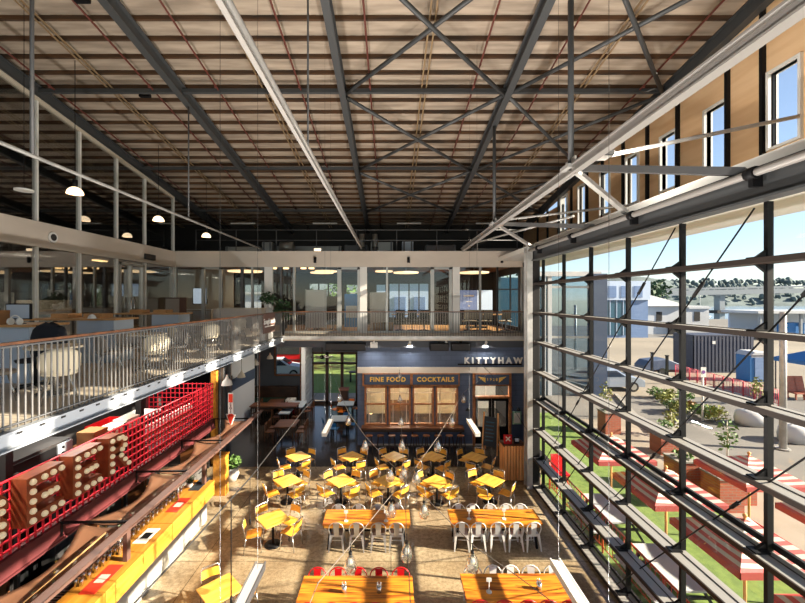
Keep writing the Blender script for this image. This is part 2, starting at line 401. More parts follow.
for a, b_ in ((-1.25, 3.02), (3.02, 7.14)):
    for i, y in enumerate((1.8, 6.0, 10.2, 14.4)):
        for s_ in (0, 1):
            p, q = (a, b_) if s_ else (b_, a)
            st(MB().tube([(p+.08*(1 if q > p else -1), y, RZ(y)-.06-.05*s_), (q, y+4.2, RZ(y+4.2)-.06-.05*s_)], .05), 'roof_brace', K['steel'], 'diagonal steel tube brace under the roof right of middle', 'brace', 'diagonal roof braces')
for X in (-8.76, -6.2, -4.5, -2.35, -.54, 2.12, 3.87, 6.48):
    mb = MB().tube([(X,-5,RZ(-5)+.06), (X,21.4,RZ(21.4)+.06)], .022, 6); r = tag(mb.o('sprinkler_pipe', K['rust']), 'thin rust red sprinkler pipe running up the roof', 'pipe', 'red sprinkler pipes')
    j = MB()
    for k in range(8):
        y = 2.5+k*2.5; j.tube([(X,y,RZ(y)+.06-.05), (X,y,RZ(y)+.06+.02)], .035, 6)
    j.o('sprinkler_head', K['rust'], r)
for X in (-11.4, -7.35, -3.3, .86, 5.0):
    st(MB().bar((X-.06,-5,RZ(-5)+.14), (X-.06,21.4,RZ(21.4)+.14), .035, .02).bar((X+.06,-5,RZ(-5)+.14), (X+.06,21.4,RZ(21.4)+.14), .035, .02), 'trim_4', K['strip'], 'pair of buff strips running up the roof between rafters', 'strip', 'buff roof strips')
# ties, hangers and struts at the same height under the rafters
HT = EYE+2.2
st(ibeam(MB(), (3.02,-4,HT+.02), (3.02,16.6,HT-.12), .12, .13, .025), 'tie_beam', K['tie'], 'heavy pale grey steel tie beam on the right', 'tie beam', bev=0)
st(MB().tube([(-1.25,-4,HT+.1), (-1.25,16.6,HT+.02)], .04).bar((-1.25,-4,HT-.0), (-1.25,16.6,HT-.07), .05, .03), 'tie_rod', K['tie'], 'slim white tie rod down the middle of the hall', 'tie rod')
st(MB().tube([(-5.45,-4,HT+.05), (-5.45,16.6,HT-.1)], .032), 'tie_rod', K['galv'], 'slim white tie rod near the left mezzanine', 'tie rod')
for X, y, r, d in ((3.02,6.55,.05,'near dark hanger post above the white tie beam'), (3.02,11.4,.05,'far dark hanger post above the white tie beam'), (-5.45,5.92,.028,'near steel hanger rod of the left tie rod'), (-5.45,10.5,.02,'far steel hanger rod of the left tie rod'), (-1.25,5.87,.015,'thin steel hanger wire of the middle tie rod')):
    st(MB().tube([(X,y,HT), (X,y,RZ(y))], r), 'hanger_post', K['steel' if r > .03 else 'steel2'], d, 'hanger')
for y, d in ((6.55,'near'), (11.4,'far')):
    st(MB().bar((3.02,y,HT+.02), (4.4,y+.75,EYE+1.62), .09, .07), 'tie_strut', K['galv'], f'pale diagonal strut running back from the {d} tie joint', 'strut')
    st(MB().bar((3.02,y,HT), (4.4,y-1.7-1.2*(d == 'far'),EYE+1.58), .1, .1), 'tie_strut', K['steel2'], f'blue grey strut running forward from the {d} tie joint', 'strut')
    st(MB().tube([(3.02,y,HT+.08), (7.2, y+.35-(1.1 if d == 'far' else 0), EYE+(3.23 if d == 'near' else 2.64))], .035), 'tie_rod', K['galv'], f'pale rod from the {d} tie joint to the plywood wall', 'tie rod')
    st(MB().box((3.02,y,HT), (.24,.3,.06)).box((3.02,y,HT), (.03,.34,.3)), 'joint_plate', K['galv'], f'steel gusset plate at the {d} tie joint', 'gusset plate')
st(MB().tube([(3.0,16.2,HT), (4.4,9.4,EYE+2.0)], .03), 'tie_rod', K['galv'], 'pale rod running forward from the far end of the tie beam', 'tie rod')
# ---- left glass partition
YL = [-3, -1.6, -.1, 1.4, 2.9, 4.35, 5.75, 7.2, 8.65, 10.09, 11.49, 13.05, 14.55, 16.45]
wr = thing('window_1', 'tall glass partition of offices along the left mezzanine', 'glass wall', (0,0,0), kind='structure')
pn = MB()
for a, b_ in zip(YL, YL[1:]):
    pn.b(-9.205, -9.195, a+.03, b_-.03, 4.46, 7.2)
    pn.prism([(-9.205,a+.03,7.87), (-9.205,b_-.03,7.87), (-9.205,b_-.03,RZ(b_)-.2), (-9.205,a+.03,RZ(a)-.2)], (.01,0,0))
pn.o('glass_pane', K['pglass'], wr)
for i, y in enumerate(YL):
    MB().b(-9.26, -9.14, y-.028, y+.028, 4.42, 7.2).b(-9.26, -9.14, y-.028, y+.028, 7.87, RZ(y)-.16).o('mullion', K['white'], wr)
MB().bar((-9.2,-3,RZ(-3)-.22), (-9.2,16.45,RZ(16.45)-.22), .13, .1).o('head_trim', K['offwhite'], wr)
MB().b(-9.27, -9.13, -3, 16.45, 4.41, 4.47).o('sill_rail', K['alu'], wr)
mb = MB().b(-9.205, -9.195, 13.2, 14.4, 4.5, 6.85); 
MB().b(-9.25,-9.12,13.1,13.2,4.44,7.1).b(-9.25,-9.12,14.35,14.45,4.44,7.1).b(-9.25,-9.12,13.7,13.76,4.44,7.1).b(-9.25,-9.12,13.1,14.45,7.02,7.1).o('door_frame', K['alu'], wr)
MB().tube([(-9.1,13.66,5.2), (-9.1,13.66,5.9)], .02, 6).tube([(-9.1,13.82,5.2), (-9.1,13.82,5.9)], .02, 6).o('door_handle', K['chrome'], wr)
st(MB().b(-9.25, -9.08, -3, 16.45, 7.2, 7.85), 'trim_5', K['fascia'], 'beige fascia band along the left glass partition', 'fascia')
for y, d in ((7.75,'nearer'), (10.45,'farther')):
    t = thing('ceiling_speaker', f'round white air vent on the left fascia, {d} one', 'vent', (-9.07, y-.9 if y < 8 else y, 7.5))
    MB().tube([(0,0,0), (.03,0,0)], .14, 18).o('rim', K['white'], t); MB().tube([(.03,0,0), (.04,0,0)], .09, 14).o('grille', K['dark'], t)
t = thing('exit_light', 'small dark emergency light on left fascia near the corner', 'light', (-9.06, 14.6, 7.42)); MB().b(0,.08,-.3,.3,-.1,.1).o('housing', K['dark'], t, bev=.01)
# offices behind the left glass
st(MB().b(-13.4, -13.3, -5, 21.6, 4.42, 14), 'wall_left', K['slate'], 'grey back wall of the offices behind the left glass', 'wall')
st(MB().b(-13.3, -9.3, -3, 16.5, 7.3, 7.4), 'ceiling_office', K['dark'], 'dark ceiling of the offices behind the left glass', 'ceiling')
# ---- far office block
YB = 16.5
st(MB().b(-9.2, 5.55, YB-.06, YB+.1, 7.2, 7.87), 'trim_6', K['fascia'], 'beige fascia band above the far offices', 'fascia')
st(MB().b(-13.3, 5.6, YB+.1, 21.5, 7.32, 7.85), 'ceiling_far_office', K['brownwood'], 'brown ceiling of the far upstairs offices', 'ceiling')
WB = lambda a, b_, c_, d_: (WX(a,21.5), WX(b_,21.5), WZ(d_,21.5), WZ(c_,21.5))
HB = [WB(244,262,284,312), WB(309,338,283,297), WB(346,358,284,306), WB(376,386,284,294), WB(389,429,283,318), WB(497,524,271,330)]
st(holes_wall(-13.3, 5.7, 4.42, 7.4, 21.5, 21.62, HB), 'wall_back_office', K['dark'], 'dark back wall of the far offices with small windows', 'wall')
st(MB().b(-13.4, 7.3, 21.5, 21.7, 7.4, RZ(21.6)+.45), 'wall_back', K['dark'], 'dark gable wall above the far offices', 'wall')
wr = thing('window_2', 'glazed front of the far upstairs offices with pale frames', 'glass wall', (0,YB,0), kind='structure')
FR = [(174,177,'alu'), (202,205,'alu'), (219.5,222.5,'alu'), (241,243.5,'steel2'), (251.5,253,'alu'), (265,273,'white'), (280.5,282,'steel2'), (293.5,295.5,'alu'), (337.5,341.5,'alu'), (357.5,360,'alu'), (360.2,367,'white'), (386,388,'alu'), (430.5,434,'alu'), (449,452,'alu'), (452.3,459.5,'white'), (479,481,'alu'), (496.5,498,'dsteel'), (521,524,'alu')]
pn = MB()
for a, b_ in zip(FR, FR[1:]):
    if b_[0]-a[1] > 1: pn.b(WX(a[1],YB), WX(b_[0],YB), -.006, .006, 4.46, 7.2)
pn.o('glass_pane', K['oglass'], wr)
for a, b_, m in FR: MB().b(WX(a,YB), WX(b_,YB), -.06 if m != 'white' else -.09, .06, 4.42, 7.2).o('mullion', K[m], wr)
MB().b(-9.2, 5.55, -.05, .05, 4.42, 4.5).o('sill_rail', K['alu'], wr)
MB().b(WX(202,YB), WX(222.5,YB), -.06, .05, 7.1, 7.19).b(WX(337.5,YB), WX(360,YB), -.06, .05, 7.1, 7.19).b(WX(430.5,YB), WX(452,YB), -.06, .05, 7.1, 7.19).o('head_rail', K['alu'], wr)
for i, h in enumerate(HB):
    wr = thing('window_%d' % (i+3), ['tall office window left of the plants','row of small high windows behind the whiteboard','narrow window behind the open glass door','small window above the white partition','wide bank of bright windows behind the desks','big window at the right with water view'][i], 'window', (0,21.5,0), kind='structure')
    n = max(1, round((h[1]-h[0])/.6)); fr = MB().b(h[0],h[1],-.03,.1,h[2],h[2]+.04).b(h[0],h[1],-.03,.1,h[3]-.04,h[3])
    for k in range(n+1):
        x = h[0]+(h[1]-h[0])*k/n; fr.b(x-.03 if k else x, x+.03 if k < n else x, -.03, .1, h[2], h[3])
    if i == 5: fr.b(h[0],h[1],-.03,.1,6.35,6.42)
    fr.o('window_frame', K['dsteel'], wr); MB().b(h[0],h[1],.03,.04,h[2],h[3]).o('pane', K['glass'], wr)
st(holes_wall(YB, 21.5, 4.42, 7.4, 5.6, 5.7, [(17.2, 20.8, 4.6, 7.0)], 'x'), 'wall_right_office', K['dark'], 'dark end wall of the far offices', 'wall')
st(MB().b(-13.3, WX(233,19), 19, 19.1, 4.43, 7.3), 'wall_left_office', K['offwhite'], 'pale timber lined wall in the corner office', 'wall')
# ---- right: roof edge wall of plywood with slot windows
WY = [-3.3, -1.8, -.3, 1.2, 2.7, 4.2, 5.7, 7.22, 8.75, 10.23, 11.77, 13.27, 14.85, 16.4]
HW = [(y-.27, y+.27, EYE+2.9, EYE+4.32) for y in WY]
pw = MB(); ys = sorted({-5, 21.5, *[h[0] for h in HW], *[h[1] for h in HW]})
for a, b_ in zip(ys, ys[1:]):
    hole = any(h[0] < (a+b_)/2 < h[1] for h in HW); top = RZ(b_)+.3
    if not hole: pw.b(7.3, 7.4, a, b_, 7.55, top)
    else: pw.b(7.3, 7.4, a, b_, 7.55, EYE+2.9).b(7.3, 7.4, a, b_, EYE+4.32, top)
st(pw, 'wall_right', K['ply'], 'warm plywood wall with slot windows high on the right', 'wall')
for y in (-4, -2.8, -1.6, -.4, .8, 2.0, 3.1, 4.2, 5.3, 6.5, 7.62, 8.42, 9.88, 11.05, 12.2, 13.4, 14.45, 15.7, 16.9, 18.1, 19.3):
    st(MB().b(7.22, 7.3, y-.035, y+.035, 7.6, RZ(y)+.2), 'trim_7', K['black'], 'black vertical batten on the plywood wall', 'batten', 'black battens on the plywood wall')
for i, h in enumerate(HW):
    wr = thing('window_%d' % (i+10), 'white framed slot window high in the plywood wall', 'window', (7.3,0,0), group='slot windows in the plywood wall', kind='structure')
    MB().b(-.06,.14,h[0]-.05,h[0],h[2]-.05,h[3]+.05).b(-.06,.14,h[1],h[1]+.05,h[2]-.05,h[3]+.05).b(-.06,.14,h[0],h[1],h[3],h[3]+.05).b(-.06,.14,h[0],h[1],h[2]-.05,h[2]).o('window_frame', K['white'], wr)
    MB().b(.05,.06,h[0],h[1],h[2],h[3]).o('pane', K['glass'], wr)
st(MB().b(4.5, 7.5, -6, 25.1, 7.45, 7.6), 'trim_8', K['white'], 'white soffit of the eave outside the tall windows', 'soffit')
# edge beam above the louvred window, with pale pipe
st(ibeam(MB(), (4.42,-5,7.22), (4.42,12.4,7.22), .2, .36, .03), 'trim_9', K['steel'], 'grey steel beam above the tall louvred window', 'beam')
st(MB().tube([(4.26,-5,7.33), (4.26,12.3,7.33)], .05), 'pipe_rail', K['tie'], 'pale round pipe running along the right beam', 'pipe')
for y in (4.6, 6.9, 9.2, 11.3):
    t = thing('pipe_clamp', 'small black clamp on the pale pipe of the right beam', 'clamp', (4.26,y,7.33), group='clamps on the right pipe'); MB().tube([(0,-.06,0),(0,.06,0)], .075, 10).b(-.02,.1,-.03,.03,-.16,.02).o('band', K['black'], t)
# ---- the louvred glass wall
wr = thing('window_30', 'tall glass wall with long horizontal louvre shelves on the right', 'glass wall', (0,0,0), kind='structure')
LZ = [.06, .92, 1.82, 2.72, 3.62, 4.52, 5.42, 6.31]
MY = [-4.3, -2.9, -1.5, -.1, 1.3, 3.38, 4.8, 6.22, 7.64, 9.06, 10.48, 11.9]
pn = MB()
for a, b_ in zip(LZ, LZ[1:]+[7.02]):
    for c_, d_ in zip([-5]+MY, MY+[12.1]): pn.b(4.655, 4.665, c_+.04, d_-.04, a+.06, b_-.05)
pn.o('glass_pane', K['glass'], wr)
for i, z in enumerate(LZ):
    bl = MB().b(4.395, 4.68, -5, 12.1, z-.012, z+.035, 0).b(4.375, 4.40, -5, 12.1, z-.03, z+.036, 1).b(4.40,4.68,-5,12.1,z-.03,z-.0125,1).b(4.56,4.575,-5,12.1,z+.035,z+.043,1)
    bl.o('louvre_shelf', [K['louvt'], K['louve']], wr)
for y in MY:
    m_ = MB().b(4.61, 4.66, y-.026, y+.026, .06, 7.05).b(4.66,4.69,y-.022,y+.022,.06,7.05); m_.o('mullion', K['black'], wr)
    br = MB()
    for z in LZ: br.prism([(4.45,y-.02,z+.036), (4.6,y-.02,z+.036), (4.6,y-.02,z+.14)], (0,.04,0)).b(4.42,4.6,y-.08,y+.06,z+.035,z+.055)
    for z in LZ[1:]: br.prism([(4.48,y-.02,z-.036), (4.6,y-.02,z-.036), (4.6,y-.02,z-.13)], (0,.04,0))
    br.o('bracket', K['black'], wr)
MB().b(4.68, 4.72, -5, 12.1, 2.78, 2.86).b(4.68,4.72,-5,12.1,.1,.16).o('transom', K['dsteel'], wr)
for y0 in (6.2, 4.85, 3.3, 1.7, .2):
    L = min((7.0-.15)/1.12, 12.0-y0); p = Vector((4.52,y0,6.98)); q = Vector((4.52,y0+L,6.98-1.12*L))
    b_ = MB().tube([p, q], .011, 5); m_ = p.lerp(q, .13); n_ = p.lerp(q, .16); b_.tube([m_, n_], .026, 6); m_ = p.lerp(q, .55); n_ = p.lerp(q, .57); b_.tube([m_, n_], .024, 6)
    b_.o('brace_rod', K['black'], wr)
# column and return wall at the end of the glass
st(MB().b(4.19, 4.36, 12.0, 12.05, 0, 7.45).b(4.19,4.36,12.25,12.3,0,7.45).b(4.26,4.29,12.05,12.25,0,7.45), 'column', K['galv'], 'pale steel column at the far end of the louvred glass', 'column')
st(MB().b(4.36, 4.57, 12.06, 12.25, 0, 7.45), 'trim_10', K['dsteel'], 'dark steel jamb beside the pale column', 'jamb')
st(MB().prism([(4.58,12.15,0),(4.64,12.15,0),(5.70,14.95,0),(5.62,14.95,0)],(0,0,7.45)).b(5.62, 5.7, 14.95, 21.9, 0, 4.4).b(5.62,5.7,14.95,16.5,4.4,7.45), 'wall_right_return', K['dark'], 'dark return wall hidden behind the pale column', 'wall')
# ---- ground floor back
YK = 15.6
def kx(p): return WX(p, YK)
def kz(p): return WZ(p, YK)
HK = [(kx(364.5),kx(387),kz(425),kz(386)), (kx(388.5),kx(411),kz(425),kz(386)), (kx(412.5),kx(434),kz(425),kz(386)), (kx(435.5),kx(458),kz(425),kz(386)), (kx(474),kx(509),0.0,kz(385))]
st(holes_wall(kx(357.5), 5.6, 0, 4.2, YK, YK+.15, HK), 'wall_back_bar', K['navy'], 'navy blockwork front of the bar under the far balcony', 'wall')
st(MB().b(kx(357.5), 5.5, YK-.03, YK, kz(373), kz(367)), 'trim_11', K['cream'], 'cream band across the navy bar front', 'band')
st(MB().b(kx(357.5), kx(357.5)+.12, YK+.15, 21.8, 0, 4.2), 'wall_entry_right', K['navyp'], 'navy side wall of the entrance passage', 'wall')
st(MB().b(kx(357.5)+.15, 5.6, 20.9, 21, 0, 4.2).b(kx(357.5)+.15, 5.6, 15.76, 20.9, 4.1, 4.2), 'wall_back_barroom', K['cream'], 'cream back wall inside the bar room', 'wall')
wr = thing('window_31', 'four timber framed sash windows in the navy bar front', 'window', (0,YK,0), kind='structure')
for h in HK[:4]:
    w_ = h[1]-h[0]; f_ = MB(); t_ = .07; zm = kz(404)
    f_.b(h[0],h[0]+t_,-.05,.1,h[2],h[3]).b(h[1]-t_,h[1],-.05,.1,h[2],h[3]).b(h[0],h[1],-.05,.1,h[3]-t_,h[3]).b(h[0],h[1],-.07,.1,h[2],h[2]+t_).b(h[0],h[1],-.02,.06,zm-.03,zm+.03)
    f_.o('window_frame', K['frame'], wr)
    g_ = MB()
    for k in (.2, .8): x = h[0]+w_*k; g_.b(x-.012,x+.012,0,.03,h[2],h[3])
    g_.b(h[0],h[1],0,.03,h[3]-.28,h[3]-.256); g_.o('glazing_bars', K['cream'], wr)
    MB().b(h[0]+t_,h[1]-t_,.03,.04,h[2]+t_,h[3]-t_).o('pane', K['oglass'], wr)
    s_ = MB()
    s_.b(h[0]+.08,h[1]-.08,.25,.26,kz(404)+(.1 if h is HK[1] else -.45),h[3]-.05).o('blind', K['blind'], wr)
tr = MB()
for a, b_ in ((362.5,411.5), (411.5,459.5)): tr.b(kx(a),kx(a)+.06,-.05,0,kz(385.5),kz(373.5)).b(kx(b_)-.06,kx(b_),-.05,0,kz(385.5),kz(373.5)).b(kx(a),kx(b_),-.05,0,kz(374.2),kz(373)).b(kx(a),kx(b_),-.05,0,kz(386),kz(384.6))
tr.o('sign_frame', K['frame'], wr)
dr = thing('door_1', 'dark double door of the navy bar front with timber frame', 'door', (0,YK,0), kind='structure')
MB().b(kx(472.5),kx(475),-.06,.1,0,kz(373.5)).b(kx(508.5),kx(511),-.06,.1,0,kz(373.5)).b(kx(472.5),kx(511),-.06,.1,kz(385.5),kz(384)).b(kx(472.5),kx(511),-.06,.1,kz(398),kz(396)).b(kx(472.5),kx(511),-.06,.05,kz(374.5),kz(373)).o('door_frame', K['frame'], dr)
for k in range(3): MB().b(kx(475+k*11.3), kx(485.5+k*11.3), .02, .03, kz(396), kz(385.5)).o('transom_pane', K['oglass'], dr)
for a, b_ in ((475.2,491.5), (492,508.3)):
    lf = MB(); x0, x1 = kx(a), kx(b_)
    lf.b(x0,x0+.1,0,.06,.02,kz(398)).b(x1-.1,x1,0,.06,.02,kz(398)).b(x0,x1,0,.06,.02,.75).b(x0,x1,0,.06,kz(398)-.12,kz(398)); d_ = lf.o('door_leaf', K['black'], dr)
    MB().b(x0+.1,x1-.1,.02,.03,.75,kz(398)-.12).o('pane', K['oglass'], d_)
st(MB().b(kx(357.5)+.3,5.55,YK-.015,YK-.002,0,.06), 'baseboard_back', K['cream'], 'pale skirting along the bottom of navy bar front', 'baseboard')
# entrance end wall
YE = 21.8
dd = [(WX(312,YE), WX(357.5,YE)-.02, 0, WZ(352,YE)), (WX(276,YE), WX(300,YE), WZ(374,YE), WZ(347,YE))]
st(holes_wall(-10, WX(359,YE)+.3, 0, 4.2, YE, YE+.15, dd), 'wall_back_entry', K['slate'], 'grey end wall of the entrance with door and window', 'wall')
dr = thing('door_2', 'dark framed glass entrance doors looking out to green lawn', 'door', (0,YE,0), kind='structure')
x0, x1 = dd[0][0], dd[0][1]; f_ = MB().b(x0,x1,-.04,.1,dd[0][3]-.12,dd[0][3]).b(x0,x1,-.04,.1,2.2,2.32).b(x0,x1,-.04,.1,0,.14)
for k in range(4):
    x = x0+(x1-x0)*k/3; f_.b(max(x-.08,x0), min(x+.08,x1), -.04, .1, 0, dd[0][3])
f_.o('door_frame', K['dkwood'], dr); MB().b(x0,x1,.03,.04,.1,dd[0][3]-.1).o('pane', K['glass'], dr)
wr = thing('window_32', 'timber framed window in the grey entrance end wall', 'window', (0,YE,0), kind='structure')
h = dd[1]; MB().b(h[0]-.08,h[0],-.06,.1,h[2]-.08,h[3]+.08).b(h[1],h[1]+.08,-.06,.1,h[2]-.08,h[3]+.08).b(h[0],h[1],-.06,.1,h[2]-.1,h[2]).b(h[0],h[1],-.06,.1,h[3],h[3]+.08).b(h[0],h[1],-.03,.06,2.42,2.47).o('window_frame', K['brownwood'], wr); MB().b(h[0],h[1],.03,.04,h[2],h[3]).o('pane', K['glass'], wr)
ww = MB()
for k in range(20): ww.box((-4.42, 20.9, .11+k*.2), (.05,1.8,.205), ry=.12)
ww.b(-4.6,-4.44,20.0,21.8,0,4.2)
st(ww, 'wall_left_entry', K['wboard'], 'white weatherboard side wall of the entrance', 'wall')
st(MB().b(WX(300.5,20.5),WX(306,20.5),20.4,20.6,0,4.2), 'trim_12', K['brownwood'], 'brown timber lined pier beside the weatherboards', 'pier')
st(MB().b(-9.5, -9.4, -5, 21.8, 0, 4.2), 'wall_left_lower', K['dark'], 'dark wall under the left mezzanine', 'wall')
st(MB().b(-6.9,-6.82,16.6,19.5,0,4.2), 'wall_left_panel', K['wboard'], 'pale boarded wall panel with blue band in dark dining area', 'wall')
st(MB().b(-6.82,-6.80,16.6,19.5,1.9,2.4), 'trim_13', K['navyp'], 'blue band on the pale boarded panel', 'band')
for px, y, m, d in ((214.5,13.9,'bar','honey timber post at the end of the red screen'), (222,14.2,'steel2','grey steel post beside honey timber post'), (228,14.5,'slate','slate post holding the mezzanine corner')):
    st(MB().b(WX(px,y)-.09,WX(px,y)+.09,y-.09,y+.09,0,4.2), 'column', K[m], d, 'column')
for y in (2.4, 6.9, 10.6):
    st(MB().b(-6.9,-6.75,y-.07,y+.07,0,4.2), 'column', K['dsteel'], 'dark steel post under the mezzanine, ' + {2.4:'nearest the camera',6.9:'behind the bulb letters',10.6:'behind the middle of the red screen'}[y], 'column')
# ============================================================ TABLES AND CHAIRS
def ply_chair(ply, label='x', group=None, tube='chrome', name='plywood_chair'):
    t = thing(name, label, 'chair', group=group)
    se = MB(); n = 6
    for i in range(n):
        y0, y1 = -.2+.4*i/n, -.2+.4*(i+1)/n; f_ = lambda y: .455-.02*math.cos((y+.2)/.4*PI*1.2)+(0 if y < .15 else -.015)
        se.add([(-.2,y0,f_(y0)),(.2,y0,f_(y0)),(.2,y1,f_(y1)),(-.2,y1,f_(y1)),(-.2,y0,f_(y0)-.02),(.2,y0,f_(y0)-.02),(.2,y1,f_(y1)-.02),(-.2,y1,f_(y1)-.02)], [(0,1,2,3),(7,6,5,4),(0,4,5,1),(2,6,7,3),(1,5,6,2),(0,3,7,4)])
    se.o('seat', ply, t)
    ba = MB(); n = 6
    for i in range(n):
        a0, a1 = -1+2*i/n, -1+2*(i+1)/n; g = lambda a: (-.185*0+a*.19, -.235-.035*(1-a*a))
        (xa,ya),(xb,yb) = g(a0), g(a1); zl, zh, tl = .6, .77, -.03
        ba.add([(xa,ya,zl),(xb,yb,zl),(xb,yb+tl,zh),(xa,ya+tl,zh),(xa,ya+.015,zl),(xb,yb+.015,zl),(xb,yb+tl+.015,zh),(xa,ya+tl+.015,zh)], [(0,1,2,3),(7,6,5,4),(0,4,5,1),(2,6,7,3),(1,5,6,2),(0,3,7,4)])
    ba.o('backrest', ply, t)
    MB().tube([(-.2,-.2,.44),(-.2,-.24,.62),(-.19,-.275,.8),(-.16,-.285,.83),(.16,-.285,.83),(.19,-.275,.8),(.2,-.24,.62),(.2,-.2,.44)], .013, 6).o('back_frame', K[tube], t)
    for s_ in (-1, 1):
        MB().tube([(s_*.19,.17,.43),(s_*.21,.21,0)], .012, 6).o('leg', K[tube], t)
        MB().tube([(s_*.2,-.2,.44),(s_*.21,-.26,0)], .012, 6).o('leg', K[tube], t)
    MB().tube([(-.2,-.2,.425),(-.19,.17,.425),(.19,.17,.425),(.2,-.2,.425)], .011, 6, closed=True).o('seat_frame', K[tube], t)
    return t
def tin_chair(m, label='x', group=None):
    t = thing('metal_cafe_chair', label, 'chair', group=group)
    MB().prism([(-.17,-.17,.44),(.17,-.17,.44),(.2,.17,.44),(.16,.2,.44),(-.16,.2,.44),(-.2,.17,.44)], (0,0,.02)).o('seat', m, t, bev=.006)
    MB().prism([(-.07,-.18,.46),(.07,-.18,.46),(.085,-.24,.82),(-.085,-.24,.82)], (0,.012,0)).o('back_splat', m, t)
    MB().tube([(-.18,-.17,.46),(-.21,-.21,.62)]+[(-.21*math.cos(a),-.21-.03*math.sin(a),.66+.19*math.sin(a)) for a in [PI*k/8 for k in range(9)]]+[(.21,-.21,.62),(.18,-.17,.46)], .014, 6).o('back_hoop', m, t)
    for sx in (-1, 1):
        for sy, y0, y1 in ((1,.16,.22),(-1,-.15,-.24)):
            MB().bar((sx*.16,y0,.44),(sx*.21,y1,0), .07,.05, w2=.03, h2=.025).o('leg', m, t)
    MB().bar((-.16,.16,.41),(.16,.16,.41),.012,.05).bar((-.16,-.15,.41),(.16,-.15,.41),.012,.05).bar((-.17,0,.2),(.17,0,.2),.012,.02).o('seat_rim', m, t)
    return t
def square_table(top, label='x', group=None):
    t = thing('square_cafe_table', label, 'table', group=group)
    MB().b(-.36,.36,-.36,.36,.72,.75).o('tabletop', top, t, bev=.004)
    MB().tube([(0,0,.02),(0,0,.72)], .035, 10).box((0,0,.71),(.35,.05,.02)).box((0,0,.71),(.05,.35,.02)).o('pedestal', K['black'], t)
    MB().lathe([(.001,.0),(.24,0),(.24,.015),(.05,.035),(.001,.035)], n=18).o('table_base', K['black'], t)
    return t
SQ = Rep(square_table(K['ytab']),.84); PC = Rep(ply_chair(K['yply']),.84)
row = ['leftmost','second','middle','fourth','rightmost']
TB = []
for i, (px, py) in enumerate([(298,456),(351.5,456),(394,456),(433,456),(474.5,456.5)]): TB.append((px, py, row[i]+' table of the far row', PI/4, [55,125,215,305] if i < 4 else [60,125,250,335]))
for i, (px, py) in enumerate([(287.5,480),(341,480),(388,480),(437,481),(490,480)]): TB.append((px, py, row[i]+' table of the second row', .76, [50,130,215,315] if i < 4 else [50,130,240,330]))
TB.append((273,518,'lone third-row table',.72,[48,128,205,350])); TB.append((220,589,'nearest table by the bar',.80,[130,42,240]))
SIDE = lambda a: 'far right' if a < 75 else 'far left' if a < 170 else 'near left' if a < 260 else 'near right'
rc = random.Random(3)
for px, py, d, rz, ch in TB:
    x, y = F(px, py, .63)
    SQ((x,y,0), rz, f'honey timber square cafe table, {d}' if 'row' in d else f'honey timber square cafe table, {d}')
    for a in ch:
        r = a*PI/180; dist = .43+rc.uniform(-.02,.04)
        PC((x+dist*math.cos(r), y+dist*math.sin(r), 0), r+PI/2+rc.uniform(-.2,.2), f'honey plywood chair with steel tubes, {SIDE(a)} side of {d}', 'honey plywood chairs')
def long_table(label, L, W_, apron, top, loc):
    t = thing('long_dining_table', label, 'table', loc)
    MB().b(-L/2,L/2,-W_/2,W_/2,.59,.63).o('tabletop', top, t, bev=.005)
    MB().b(-L/2+.01,L/2-.01,-W_/2+.01,-W_/2+.03,.525,.59).b(-L/2+.01,L/2-.01,W_/2-.03,W_/2-.01,.525,.59).b(-L/2+.01,-L/2+.03,-W_/2+.01,W_/2-.01,.525,.59).b(L/2-.03,L/2-.01,-W_/2+.01,W_/2-.01,.525,.59).o('apron', apron, t)
    for sx in (-1,1):
        for sy in (-1,1): MB().bar((sx*(L/2-.18),sy*(W_/2-.1),.59),(sx*(L/2-.12),sy*(W_/2-.08),0),.05,.05).o('leg', K['black'], t)
    MB().bar((-L/2+.15,0,.3),(L/2-.15,0,.3),.03,.03).o('stretcher', K['black'], t)
    return t
TC = {k: Rep(tin_chair(K[m]),.81) for k, m in (('zinc','zinc'),('red','redchair'),('white','white'))}
LT = [(-.57, 9.36, 2.04, .62, 'honey plank long table with yellow edge, left of the far pair', K['bar'], 4, 'zinc', 'zinc', 'far left long table'),
      (2.47, 9.38, 2.14, .62, 'honey plank long table with yellow edge, right of the far pair', K['bar'], 5, 'white', 'white', 'far right long table'),
      (-.62, 7.02, 2.04, .68, 'dark streaked plank long table with red edge, near left', K['redwood'], 5, 'red', 'red', 'near left red-edged table'),
      (2.33, 7.08, 2.04, .68, 'dark streaked plank long table with red edge, near right', K['redwood'], 5, 'white', 'red', 'near right red-edged table')]
for x, y, L, W_, lab, ap, n, cf, cn, d in LT:
    long_table(lab, L, W_, ap, K['ltab'], (x,y,0))
    for k in range(n):
        cx = x+(k-(n-1)/2)*(L-.1)/n
        o_ = ['first','second','third','fourth','fifth'][k]
        for s_, c_ in ((1,cf),(-1,cn)):
            col = {'zinc':'silver','white':'white','red':'red'}[c_]
            TC[c_]((cx+rc.uniform(-.04,.04), y+s_*(W_/2-(.05 if s_ > 0 else .14)), 0), (PI if s_ > 0 else 0)+rc.uniform(-.09,.09), f'{col} metal chair, {o_} from left, {"far" if s_ > 0 else "near"} side of {d}', 'metal chairs at the long tables')
